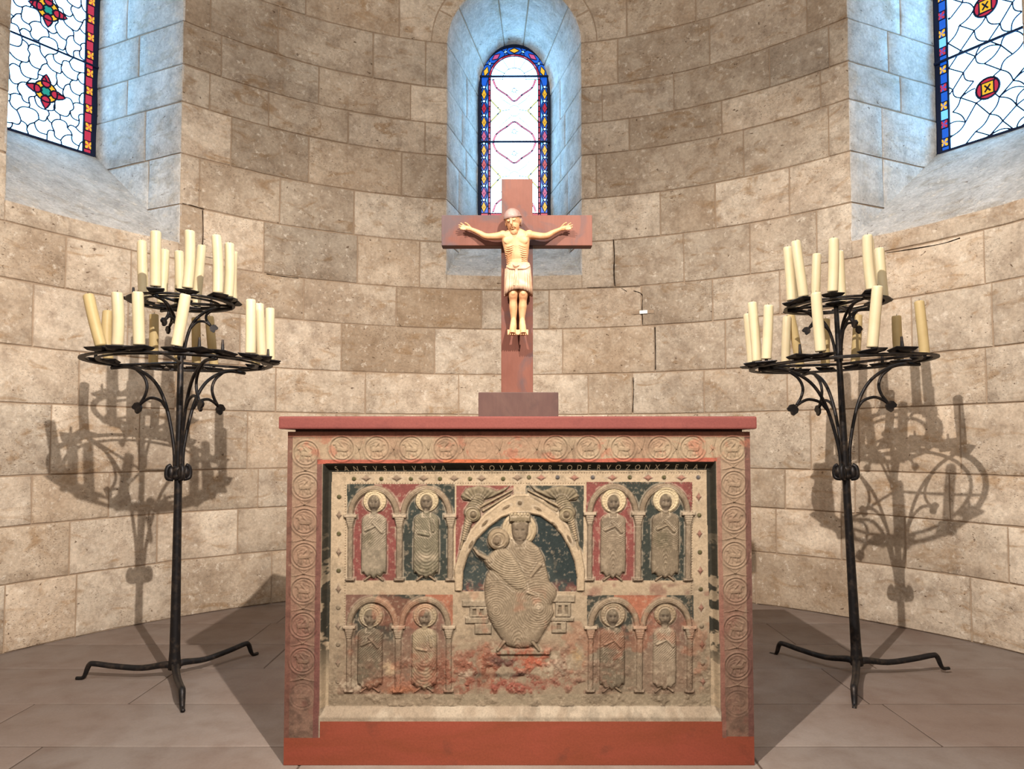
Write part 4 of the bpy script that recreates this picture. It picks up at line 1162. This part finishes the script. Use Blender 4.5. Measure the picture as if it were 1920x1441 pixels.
# torso by elliptical rings: (cx, y, half width px, depth m front)
def loft(bm, rings, seg=28, pw=2.3):
    rs_ = []
    for (cx, cy, hw, dep, cd) in rings:
        c0 = fp(cx, cy, cd); row = []
        for k in range(seg):
            a = 2*PI*k/seg; c_, s_ = math.cos(a), math.sin(a)
            sx = math.copysign(abs(c_)**(2/pw), c_); sy = math.copysign(abs(s_)**(2/pw), s_)
            row.append(bm.verts.new(c0+Vector((sx*px2(hw), -sy*dep, 0))))
        rs_.append(row)
    for i in range(len(rs_)-1):
        for k in range(seg): bm.faces.new((rs_[i][k], rs_[i+1][k], rs_[i+1][(k+1) % seg], rs_[i][(k+1) % seg]))
    bm.faces.new(rs_[0]); bm.faces.new(rs_[-1][::-1])
loft(bm, [(967, 429, 10, .012, .045), (967, 434, 20, .016, .042), (967, 441, 27, .020, .040), (967, 452, 26.5, .024, .038), (968, 464, 24.5, .026, .037), (969, 476, 22.5, .024, .036), (970, 488, 19.5, .021, .035), (971, 497, 20, .022, .035), (971, 505, 22, .024, .035), (971, 515, 22, .024, .034)])
for sg in (-1, 1):
    ball(bm, fp(967+sg*11, 450, .0565), (px2(12.5), .0062, px2(9)), 3)     # breast
    for k in range(9):                                                    # ribs
        yy_ = 460+k*3.9
        P = [fp(968+sg*(5+k*.9), yy_-1+k*.2, .0633-.0007*k), fp(968+sg*11, yy_+1.5, .0622-.0007*k), fp(968+sg*17, yy_+2.5, .0572-.0005*k), fp(968+sg*(23-k*.55), yy_+1, .045)]
        tube(bm, spline(P, 4), .00135, 6)
ball(bm, fp(970, 491, .050), (px2(12), .007, px2(12)), 3)
tube(bm, spline([fp(944, 441, .052), fp(955, 445, .060), fp(966, 446, .060)], 4), .0018, 6)
tube(bm, spline([fp(990, 441, .052), fp(979, 445, .060), fp(968, 446, .060)], 4), .0018, 6)
# neck
tube(bm, [fp(965, 447, .042), fp(963, 430, .048)], [.019, .015], 14)
# arms
def arm(sg, sh, el, wr):
    tube(bm, spline([sh, sh.lerp(el, .5)+Vector((0, -.002, -.003)), el, el.lerp(wr, .45)+Vector((0, 0, .001)), wr], 6),
         [.0150+(0.0108-.0150)*min(1, i/12)+(.0)*0 if i < 12 else .0112+(.0072-.0112)*(i-12)/12 for i in range(25)], 14)
    ball(bm, sh, (.017, .016, .017), 3)
arm(-1, fp(943, 441, .040), fp(911, 443, .034), fp(884, 430, .026))
arm(1, fp(992, 440, .040), fp(1025, 442, .034), fp(1050, 430, .026))
def hand(sg, wr, tip_px):
    hx = sg
    def hp(dx, dz, dd): return wr+Vector((hx*px2(dx), -dd, px2(dz)))
    ball(bm, hp(6, 2.5, .001), (px2(7.5), .006, px2(5.2)), 3, Matrix.Rotation(-hx*.3, 3, 'Y'))
    spec = [((11, 5.5), (17, 9.5), (21, 11.5)), ((12, 3.8), (19, 6.2), (24.5, 7.6)), ((12, 1.8), (19, 2.6), (24.5, 3.2)), ((11, -.2), (17, -.6), (21.5, -.4))]
    for a, b, c_ in spec:
        tube(bm, spline([hp(a[0], a[1], .002), hp(b[0], b[1], .004), hp(c_[0], c_[1], .008)], 4), [.0030, .0029, .0028, .0028, .0027, .0026, .0025, .0024, .0019], 8)
    tube(bm, spline([hp(3, 5, .003), hp(8, 9.5, .007), hp(13, 11.5, .011)], 4), [.0034]*4+[.003]*4+[.0022], 8)
hand(-1, fp(884, 430, .026), 0); hand(1, fp(1050, 430, .026), 0)
# legs
for sg, xh, xk, xa in ((-1, 961, 962, 963), (1, 981, 981, 979)):
    P = spline([fp(xh, 512, .040), fp(xh, 532, .046), fp(xk, 549, .052), fp(xk-sg*.2, 560, .046), fp((xk+xa)/2, 574, .041), fp(xa, 592, .038), fp(xa, 602, .038)], 5)
    rr = np.interp(np.linspace(0, 1, len(P)), [0, .25, .45, .55, .68, .85, 1], [.0190, .0175, .0155, .0130, .0150, .0105, .0090]).tolist()
    tube(bm, P, rr, 16)
    ball(bm, fp(xk, 549, .063), (.0095, .007, .0105), 3)
    # foot hangs downward, toes flared
    fo = [fp(xa, 599, .042), fp(xa+sg*.5, 610, .052), fp(xa+sg*1.5, 620, .064), fp(xa+sg*2, 626, .070)]
    tube(bm, spline(fo, 4), np.interp(np.linspace(0, 1, 13), [0, .4, 1], [.0100, .0125, .0125]).tolist(), 12, flat=1.0)
    for k in range(5):
        tx = xa+sg*2+(k-2)*4.1; tube(bm, [fp(tx, 618, .067), fp(tx, 628, .073)], [.0034, .0026 if (k == 0) != (sg > 0) else .0024], 8)
corpus = cpart('carved_figure', bm, SKIN); remesh(corpus, .0012, 3)
# head (kept on the same carved figure; own mesh for hair and beard details)
bm = bmesh.new()
hc = fp(962, 414, .052)
HR = Matrix.Rotation(math.radians(-7), 3, 'Y') @ Matrix.Rotation(math.radians(-16), 3, 'Z') @ Matrix.Rotation(math.radians(12), 3, 'X')
def hpnt(x_, y_, z_): return hc+HR @ Vector((x_, -y_, z_))
ball(bm, hpnt(0, 0, .006), (.0275, .029, .036), 4, HR)
ball(bm, hpnt(0, .008, -.016), (.0215, .0195, .029), 3, HR)
ball(bm, hpnt(0, .0150, -.038), (.0135, .0105, .0135), 3, HR)            # bearded chin
tube(bm, spline([hpnt(0, .0275, .010), hpnt(0, .0315, 0), hpnt(0, .0350, -.0105), hpnt(0, .0300, -.0145)], 4), np.interp(range(13), [0, 8, 12], [.0022, .0044, .0036]).tolist(), 8)
for sg in (-1, 1):
    tube(bm, spline([hpnt(sg*.0015, .0285, .006), hpnt(sg*.007, .0290, .0105), hpnt(sg*.014, .0262, .0108), hpnt(sg*.021, .0195, .006)], 4), .0017, 8)   # brow
    ball(bm, hpnt(sg*.0105, .0252, .0015), (.0062, .0038, .0034), 3)     # closed lid
    tube(bm, spline([hpnt(sg*.0045, .0275, .0005), hpnt(sg*.0105, .0290, -.0012), hpnt(sg*.0165, .0240, .0005)], 4), .0009, 6)
    ball(bm, hpnt(sg*.0270, -.001, -.004), (.0032, .0060, .0090), 3)     # ear
    tube(bm, spline([hpnt(0, .0300, -.0185), hpnt(sg*.006, .0285, -.0202), hpnt(sg*.0115, .0240, -.0262)], 4), .0018, 6)    # moustache
tube(bm, spline([hpnt(-.0065, .0268, -.0245), hpnt(0, .0288, -.0230), hpnt(.0065, .0268, -.0245)], 4), .0014, 6)
tube(bm, spline([hpnt(-.0060, .0262, -.0280), hpnt(0, .0278, -.0285), hpnt(.0060, .0262, -.0280)], 4), .0015, 6)
for k in range(7): tube(bm, [hpnt((k-3)*.0034, .0235-abs(k-3)*.0010, -.031), hpnt((k-3)*.0028, .0235-abs(k-3)*.001, -.047+abs(k-3)*.0014)], .0016, 6)
tube(bm, [hc+Vector((.001, .002, -.03)), fp(965, 446, .045)], [.015, .017], 12)
head = cpart('head', bm, SKIN, corpus); head.parent = corpus; remesh(head, .0008, 3)
bm = bmesh.new()    # hair cap with a rolled edge and strands
for k in range(25):
    a = PI*k/24
    P = [hpnt(.0295*math.cos(a)*f_, (.0315*math.sin(a)-.002)*f_+.001, .0085+.0325*math.sqrt(max(0, 1-f_*f_*.98))) for f_ in (0.05, .35, .65, .88, 1.0)]
    tube(bm, spline(P, 3), .0028, 6)
ball(bm, hpnt(0, -.006, .008), (.0305, .028, .034), 3, HR)
tube(bm, spline([hpnt(.031*math.cos(a), .0325*math.sin(a)-.003, .0110) for a in [PI*(k-1)/14 for k in range(17)]], 3), .0028, 8)
for sg in (-1, 1): ball(bm, hpnt(sg*.0245, -.012, -.008), (.007, .012, .017), 2)
hair = cpart('hair', bm, HAIRM, corpus); remesh(hair, .0011, 1)
# loincloth: pleated skirt with belt and knot
bm = bmesh.new(); seg_ = 96; rows = []
for (cy, hw, dep, cd, pl) in [(494, 21.5, .026, .036, 0), (500, 23, .028, .036, .2), (508, 23.5, .031, .036, .5), (520, 24.5, .034, .036, .8), (535, 25.5, .038, .036, 1), (546, 26, .040, .036, 1.1)]:
    row = []
    for k in range(seg_):
        a = 2*PI*k/seg_; c_, s_ = math.cos(a), math.sin(a)
        sx = math.copysign(abs(c_)**.8, c_); sy = math.copysign(abs(s_)**.8, s_)
        pz = abs(c_)**1.5
        pleat = .0022*pl*math.cos(a*26)*(.25+pz)
        drop = px2(9)*max(0, (cy-520)/26)*pz**1.2
        row.append(bm.verts.new(fp(972, cy, cd)+Vector((sx*(px2(hw)+pleat), -sy*(dep+pleat), -drop))))
    rows.append(row)
inner = [bm.verts.new(v.co*1.0+(fp(972, 540, .036)-v.co)*.12*Vector((1, 1, 0)).length/1.414) for v in rows[-1]]
for i_ in range(len(rows)-1):
    for k in range(seg_): bm.faces.new((rows[i_][k], rows[i_+1][k], rows[i_+1][(k+1) % seg_], rows[i_][(k+1) % seg_]))
bm.faces.new(rows[0])
up = [bm.verts.new(v.co+Vector((0, 0, .02))) for v in inner]
for k in range(seg_):
    bm.faces.new((rows[-1][k], inner[k], inner[(k+1) % seg_], rows[-1][(k+1) % seg_])); bm.faces.new((inner[k], up[k], up[(k+1) % seg_], inner[(k+1) % seg_]))
bm.faces.new(up[::-1])
bmesh.ops.recalc_face_normals(bm, faces=bm.faces)
loin = cpart('loincloth', bm, CLOTH, corpus, True)
bm = bmesh.new()
tube(bm, spline([fp(950, 499, .052), fp(958, 503, .064), fp(970, 503, .069), fp(984, 503, .065), fp(993, 498, .052)], 4), .0040, 8)
ball(bm, fp(967, 499, .070), (.009, .006, .007), 3)
for a in (-.9, .2, 1.1): tube(bm, [fp(967, 499, .074), fp(967+8*math.sin(a), 499-6*math.cos(a), .073)], [.0035, .0025], 6)
tube(bm, spline([fp(967, 505, .069), fp(966, 520, .071), fp(964, 536, .072)], 4), [.003, .0032, .0035, .0038, .004, .0043, .0046, .0048, .0045], 8)
tube(bm, spline([fp(969, 505, .069), fp(971, 520, .071), fp(970, 536, .072)], 4), [.003, .0032, .0035, .0038, .004, .0043, .0046, .0048, .0045], 8)
for x_, sg in ((952, -1), (990, 1)):
    for q in range(3): tube(bm, spline([fp(x_+sg*q*2, 503, .055-.006*q), fp(x_+sg*(q*2+1), 525, .058-.007*q), fp(x_+sg*(q*2.3+1), 549+q*3, .058-.008*q)], 4), .0028, 6)
kn = cpart('cloth_belt', bm, CLOTH, loin); remesh(kn, .0011, 1)

# ------------------------------------------------------------------ candle stands
RU, RL, ZU, ZL = .203, .365, 1.605, 1.345
def leafshape(bm, c, out, s_=.026):
    o_ = Vector(out).normalized(); side = Vector((-o_.y, o_.x, 0)); upv = Vector((0, 0, 1))
    dn = (o_*.75-upv*.66).normalized(); q = side.cross(dn).normalized()
    pts = [(-.5, 0), (-.35, .55), (.1, .85), (.9, .75), (1.0, .35), (.8, 0), (1.0, -.35), (.9, -.75), (.1, -.85), (-.35, -.55)]
    a = [bm.verts.new(c+dn*(u*s_)+q*(v*s_)+side*.005) for u, v in pts]; b = [bm.verts.new(c+dn*(u*s_)+q*(v*s_)-side*.005) for u, v in pts]
    bm.faces.new(a); bm.faces.new(b[::-1])
    for i in range(len(pts)): bm.faces.new((a[i], b[i], b[(i+1) % len(pts)], a[(i+1) % len(pts)]))
    bmesh.ops.recalc_face_normals(bm, faces=bm.faces)
def polar(r, a, z): return Vector((r*math.cos(a), r*math.sin(a), z))
def stand(cx, cy, label, legs, br_low, br_up, lean, pans_low, pans_up):
    t = thing('candle_stand', label, 'candle stand', (cx, cy, 0), 'wrought iron candle stands')
    bm = bmesh.new()
    tube(bm, [(0, 0, .045), (0, 0, .08), (0, 0, .12), (0, 0, .5), (0, 0, .85), (0, 0, 1.2), (0, 0, 1.60)], [.026, .024, .0215, .018, .0155, .0135, .010], 12); auto = obj('pole', bm, IRON, t, True)
    bm = bmesh.new()
    lathe(bm, [(.016, -.03), (.026, -.026), (.030, -.012), (.024, 0), (.030, .012), (.026, .026), (.016, .03)], 16, (0, 0, .872))
    for k in range(4):
        a = PI/4+PI/2*k
        P = [polar(.022, a, .845), polar(.044, a, .850), polar(.049, a, .872), polar(.044, a, .896), polar(.031, a, .905)]; tube(bm, spline(P, 4), .009, 8); ball(bm, polar(.030, a, .872), (.015, .015, .030), 2)
    obj('collar', bm, IRON, t, True)
    bm = bmesh.new(); lathe(bm, [(.014, 0), (.04, .006), (.045, .012), (.02, .018), (.006, .024)], 12, (0, 0, ZU)); obj('finial', bm, IRON, t, True)
    for a in legs:
        o_ = Vector((math.cos(a), math.sin(a), 0)); bm = bmesh.new()
        P = [Vector((0, 0, .055)), o_*.04+Vector((0, 0, .062)), o_*.14+Vector((0, 0, .048)), o_*.26+Vector((0, 0, .056)), o_*.34+Vector((0, 0, .066)), o_*.362+Vector((0, 0, .060)), o_*.378+Vector((0, 0, .020)), o_*.39+Vector((0, 0, .007)), o_*.415+Vector((0, 0, .006))]
        tube(bm, spline(P, 4), np.interp(range(33), [0, 6, 20, 26, 32], [.018, .013, .011, .008, .007]).tolist(), 8, flat=1.15, side=(-o_.y, o_.x, 0)); obj('leg', bm, IRON, t, True)
    mt = Matrix.Rotation(lean, 4, 'Y')
    def bracket(a, low):
        o_ = Vector((math.cos(a), math.sin(a), 0)); bm = bmesh.new(); V = lambda r, z: o_*r+Vector((0, 0, z))
        side = (-o_.y, o_.x, 0)
        if low:
            tube(bm, spline([V(.020, .885), V(.026, .985), V(.062, 1.137), V(.108, 1.236), V(.170, 1.296), V(.262, 1.333), V(RL, ZL-.012)], 6), .0075, 8, side=side)
            tube(bm, spline([V(.070, 1.150), V(.098, 1.182), V(.145, 1.196), V(.180, 1.186), V(.210, 1.166)], 5), .0065, 8, side=side)
            tube(bm, spline([V(.205, 1.172), V(.180, 1.210), V(.172, 1.250), V(.190, 1.290), V(.232, 1.323)], 5), .0065, 8, side=side)
        else:
            tube(bm, spline([V(.014, 1.36), V(.018, 1.43), V(.040, 1.51), V(.080, 1.562), V(.130, 1.588), V(RU, ZU-.010)], 6), .0065, 8, side=side)
            tube(bm, spline([V(.034, 1.495), V(.060, 1.525), V(.090, 1.530), V(.118, 1.512)], 5), .0055, 8, side=side)
            tube(bm, spline([V(.115, 1.516), V(.098, 1.540), V(.100, 1.562), V(.125, 1.585)], 5), .0055, 8, side=side)
        b = obj('bracket', bm, IRON, t, True)
        bm = bmesh.new(); leafshape(bm, V(.215, 1.160) if low else V(.124, 1.506), o_, .028 if low else .020); obj('leaf', bm, IRON, b)
    for a in br_low: bracket(a, 1)
    for a in br_up: bracket(a, 0)
    def ring(r, z, nsp, nm, ph, lean_):
        bm = bmesh.new(); rr = [polar(r, 2*PI*k/48, z) for k in range(49)]
        for (r_, w_) in ((r, .012), (r-.055, .007)):
            vs = []
            for k in range(48):
                a = 2*PI*k/48; vs.append([bm.verts.new(polar(r_+dr, a, z+dz)) for dr, dz in ((-w_, -.003), (w_, -.003), (w_, .003), (-w_, .003))])
            for k in range(48):
                for q in range(4): bm.faces.new((vs[k][q], vs[(k+1) % 48][q], vs[(k+1) % 48][(q+1) % 4], vs[k][(q+1) % 4]))
        for k in range(nsp):
            a = ph+2*PI*k/nsp; tube(bm, [polar(.005, a, z), polar(r, a, z)], .006, 6)
        obj(nm, bm, IRON, t)
    ring(RL, ZL, 3, 'lower_ring', br_low[0], 0); ring(RU, ZU, 3, 'upper_ring', br_up[0], 0)
    rp = random.Random(int(cx*100)+50)
    def pan(x_, y_, z_, spike, s_=.041):
        bm = bmesh.new(); rz = rp.uniform(0, 1.5); M_ = Matrix.Translation((x_, y_, z_)) @ Matrix.Rotation(rz, 4, 'Z') @ Matrix.Rotation(rp.uniform(-.10, .10), 4, 'X') @ Matrix.Rotation(rp.uniform(-.1, .1), 4, 'Y')
        rows = []
        for (r_, zz) in ((.012, -.008), (s_*.8, -.003), (s_, .006), (s_*.97, .009), (s_*.8, .001), (.006, 0)):
            row = []
            for k in range(4):
                for q in range(3):
                    a = PI/2*k; u = -1+2*q/3; row.append(bm.verts.new(M_ @ Vector((r_*(math.cos(a)-u*math.sin(a)), r_*(math.sin(a)+u*math.cos(a)), zz))))
            rows.append(row)
        n_ = 12
        for i in range(len(rows)-1):
            for k in range(n_): bm.faces.new((rows[i][k], rows[i][(k+1) % n_], rows[i+1][(k+1) % n_], rows[i+1][k]))
        bm.faces.new(rows[0][::-1]); bm.faces.new(rows[-1]); bmesh.ops.recalc_face_normals(bm, faces=bm.faces)
        p = obj('drip_pan', bm, IRON, t)
        bm = bmesh.new(); tube(bm, [(x_, y_, z_-.012), (x_, y_, z_+.020), (x_, y_, z_+(.055 if spike else .03))], [.0075, .0070, .0045], 8); obj('spike', bm, IRON, p)
    for (x_, y_, sp) in pans_low: pan(x_, y_, ZL+.010, sp)
    for (x_, y_, sp) in pans_up: pan(x_, y_, ZU+.010, sp, .033)
    t.rotation_euler = (0, lean, 0)
    return t
def ordinal(i, n):
    w_ = ['first', 'second', 'third', 'fourth', 'fifth', 'sixth', 'seventh', 'eighth', 'ninth', 'tenth', 'eleventh', 'twelfth', 'thirteenth']
    if i == 0: return 'leftmost'
    if i == n-1: return 'rightmost'
    return w_[i]+' from left'
LS = (-1.43, 2.98); RS = (1.488, 3.03)
def candle(base, top, rad, wax, label, group):
    base = Vector(base); top = Vector(top); ax = top-base; L = ax.length; q = ax.to_track_quat('Z', 'Y')
    t = thing('candle', label, 'candle', base, group); t.rotation_euler = q.to_euler()
    bm = bmesh.new(); rp = random.Random(int(base.x*1e4)); sg = rp.uniform(-.003, .003)
    prof = [(0.0, 1.0), (.02, 1.0), (.25, .99), (.5, 1.0), (.75, .985), (.96, .97), (.985, .93), (1.0, .80)]
    pts = [Vector((sg*math.sin(PI*f_)*2, 0, L*f_)) for f_, _ in prof]
    seg = 18; rows = []
    for (f_, k), p in zip(prof, pts): rows.append([bm.verts.new(p+Vector((rad*k*math.cos(2*PI*j/seg)*(1+.02*math.sin(3*j)), rad*k*math.sin(2*PI*j/seg), rp.uniform(-.001, .001) if f_ > .99 else 0))) for j in range(seg)])
    for i in range(len(rows)-1):
        for j in range(seg): bm.faces.new((rows[i][j], rows[i][(j+1) % seg], rows[i+1][(j+1) % seg], rows[i+1][j]))
    bm.faces.new(rows[0][::-1])
    c0 = bm.verts.new(pts[-1]-Vector((0, 0, .003)))
    for j in range(seg): bm.faces.new((rows[-1][j], rows[-1][(j+1) % seg], c0))
    b = obj('wax_body', bm, wax, t, True)
    bm = bmesh.new(); tube(bm, [(0, 0, L-.006), (.001, 0, L+.004), (.002, .001, L+.009)], [.0013, .0012, .0008], 6); obj('wick', bm, WICK, t)
SCR = 410/1182
# (x_bottom, y_bottom, x_top, y_top, front?, aged?) in pixels of two enlarged crops
def cv(lst, ox): return [(ox+a*SCR, 420+b*SCR, ox+c*SCR, 420+d*SCR, f_, g_) for a, b, c, d, f_, g_ in lst]
L_up = cv([(377, 395, 362, 88, 0, 0), (450, 335, 457, 42, 1, 0), (488, 395, 498, 135, 0, 0), (590, 390, 594, 148, 0, 0), (623, 335, 640, 38, 1, 0), (660, 395, 690, 88, 0, 0), (797, 350, 785, 58, 1, 0), (884, 392, 890, 150, 0, 0), (897, 378, 907, 105, 1, 0)], 130)
L_lo = cv([(168, 710, 92, 428, 1, 1), (240, 710, 245, 412, 1, 0), (299, 745, 288, 465, 0, 1), (368, 700, 365, 388, 1, 0), (447, 745, 455, 487, 0, 1), (575, 705, 620, 402, 1, 0), (603, 745, 615, 500, 0, 1), (664, 745, 663, 505, 0, 1), (772, 745, 750, 500, 0, 1), (950, 703, 953, 408, 1, 0), (1003, 740, 1003, 480, 0, 1), (1048, 712, 1035, 430, 1, 0), (1086, 735, 1085, 455, 0, 0)], 130)
R_up = cv([(285, 395, 268, 122, 1, 0), (322, 410, 312, 140, 0, 0), (390, 360, 353, 88, 1, 0), (440, 400, 448, 162, 0, 0), (538, 355, 540, 80, 1, 0), (588, 395, 574, 145, 0, 0), (708, 390, 690, 128, 0, 0), (750, 345, 725, 62, 1, 0), (812, 375, 783, 80, 0, 0)], 1380)
R_lo = cv([(100, 735, 80, 482, 0, 0), (122, 725, 131, 440, 1, 0), (196, 708, 174, 420, 1, 0), (283, 735, 290, 500, 0, 0), (303, 735, 248, 490, 0, 1), (462, 665, 438, 370, 1, 0), (490, 735, 497, 510, 0, 1), (652, 730, 666, 490, 0, 1), (748, 652, 772, 338, 1, 0), (815, 730, 802, 500, 0, 1), (1013, 645, 985, 415, 0, 1)], 1380)
R_empty = cv([(360, 700, 0, 0, 1, 0), (235, 735, 0, 0, 0, 0), (797, 735, 0, 0, 0, 0), (910, 690, 0, 0, 1, 0), (890, 735, 0, 0, 0, 0)], 1380)
L_empty = cv([(820, 735, 0, 0, 1, 0), (1110, 735, 0, 0, 0, 0), (110, 735, 0, 0, 0, 0), (690, 740, 0, 0, 1, 0)], 130); L_empty_u = cv([(440, 410, 0, 0, 0, 0), (755, 420, 0, 0, 0, 0)], 130)
def solve(pos, lean, lst, r, z):
    """stand-local spots on a ring for columns of the photo"""
    out = []
    ax = pos[0]+math.sin(lean)*z
    for (xb, yb, xt, yt, fr, old) in lst:
        s_ = -1 if fr else 1; dy = 0
        for _ in range(8):
            Y = pos[1]+dy; dx = (xb-960)/F*Y*1.0-ax
            dxx = max(-r*.995, min(r*.995, dx)); dy = s_*math.sqrt(r*r-dxx*dxx)
        out.append((dxx, dy, xb, yb, xt, yt, old))
    return out
def separate(sp, r, mind):
    # nudge crowded pans apart along the ring
    A = [math.atan2(s_[1], s_[0]) for s_ in sp]; A0 = A[:]
    for _ in range(200):
        for i in range(len(A)):
            for j in range(i):
                d = (A[i]-A[j]+PI) % (2*PI)-PI
                if abs(d)*r < mind:
                    k = (mind/r-abs(d))*.26*(1 if d >= 0 else -1); A[i] += k; A[j] -= k
    return [(r*math.cos(a), r*math.sin(a))+tuple(s_[2:]) for a, s_ in zip(A, sp)]
def furnish(pos, lean, up, lo, em_lo, em_up, name, legs, brl, bru, label):
    groups = []
    spu = separate(solve(pos, lean, up+em_up, RU, ZU), RU, .072); spl = separate(solve(pos, lean, lo+em_lo, RL, ZL), RL, .080)
    nu_, nl_ = len(up), len(lo)
    t = stand(pos[0], pos[1], label, legs, brl, bru, lean, [(a[0], a[1], i >= nl_) for i, a in enumerate(spl)], [(a[0], a[1], i >= nu_) for i, a in enumerate(spu)])
    Mt = Matrix.Translation((pos[0], pos[1], 0)) @ Matrix.Rotation(lean, 4, 'Y')
    for (sp, n_, z, tier) in ((spu, nu_, ZU, 'upper'), (spl, nl_, ZL, 'lower')):
        items = sp[:n_]; items = sorted(items, key=lambda s_: s_[4])
        for i, (dx, dy, xb, yb, xt, yt, old) in enumerate(items):
            b = Mt @ Vector((dx, dy, z+.026)); Lc = None
            T = at(xt, yt, b.y); dxt = at(xt, yt, b.y).x-at(xb, (yb), b.y).x
            h = max(.20, min(.285, T.z-b.z)); top = Vector((b.x+dxt, b.y+random.Random(i).uniform(-.012, .012), b.z+h))
            leanw = 'upright' if abs(dxt) < .012 else ('leaning left' if dxt < 0 else 'leaning right')
            front = 'front' if dy < 0 else 'rear'
            if abs(dx) > (RU if tier == 'upper' else RL)*.93: front = 'outer'
            lab_ = '%s %s candle, %s on %s ring of %s stand' % (('yellowed' if old else 'ivory'), leanw, ordinal(i, n_), tier, name)
            candle(b, top, .0208, WAX2 if old else WAX, lab_, 'candles on the %s ring of the %s stand' % (tier, name))
    return t
dg = math.radians
furnish(LS, 0, L_up, L_lo, L_empty, L_empty_u, 'left', [dg(180), dg(300), dg(57)], [dg(165), dg(66), dg(316)], [dg(140), dg(22), dg(265)], 'black wrought iron two-ring candle stand left of the altar')
furnish(RS, dg(-2.2), R_up, R_lo, R_empty, [], 'right', [dg(4), dg(242), dg(128)], [dg(184), dg(3), dg(92)], [dg(170), dg(22), dg(276)], 'black wrought iron two-ring candle stand right of the altar')

# ------------------------------------------------------------------ light
def spot(name, loc, tgt, e, col, size, ang, blend):
    l = bpy.data.lights.new(name, 'SPOT'); l.energy = e; l.color = col; l.shadow_soft_size = size; l.spot_size = math.radians(ang); l.spot_blend = blend
    o = bpy.data.objects.new(name, l); C.objects.link(o); o.location = loc; o.rotation_euler = (Vector(tgt)-Vector(loc)).to_track_quat('-Z', 'Y').to_euler(); return o
def area(name, loc, tgt, e, col, sx, sy):
    l = bpy.data.lights.new(name, 'AREA'); l.energy = e; l.color = col; l.shape = 'RECTANGLE'; l.size = sx; l.size_y = sy
    o = bpy.data.objects.new(name, l); C.objects.link(o); o.location = loc; o.rotation_euler = (Vector(tgt)-Vector(loc)).to_track_quat('-Z', 'Y').to_euler(); return o
spot('spotlight_right', (1.39, -1.0, 3.57), (-1.6, 3.6, .35), 1500, (1.0, .90, .81), .026, 56, .8)
spot('spotlight_left', (-1.95, -1.0, 4.45), (1.7, 3.6, .30), 1760, (1.0, .90, .81), .026, 52, .8)
area('nave_fill', (0, -2.6, 3.0), (0, 3, 1.9), 72, (1.0, .94, .88), 4.0, 3.0)  # soft fill added behind the camera, no visible source
area('choir_fill', (0, .6, 4.9), (0, 3.4, 2.2), 95, (1.0, .94, .88), 2.4, 1.6)  # unseen overhead fill, added to brighten walls and floor
wd = bpy.data.worlds.new('world'); bpy.context.scene.world = wd; wd.use_nodes = True
wd.node_tree.nodes['Background'].inputs[0].default_value = (.55, .75, 1, 1); wd.node_tree.nodes['Background'].inputs[1].default_value = .05
vs = bpy.context.scene.view_settings; vs.view_transform = 'Standard'; vs.look = 'None'; vs.gamma = 1; vs.use_curve_mapping = False; vs.exposure = 0.0
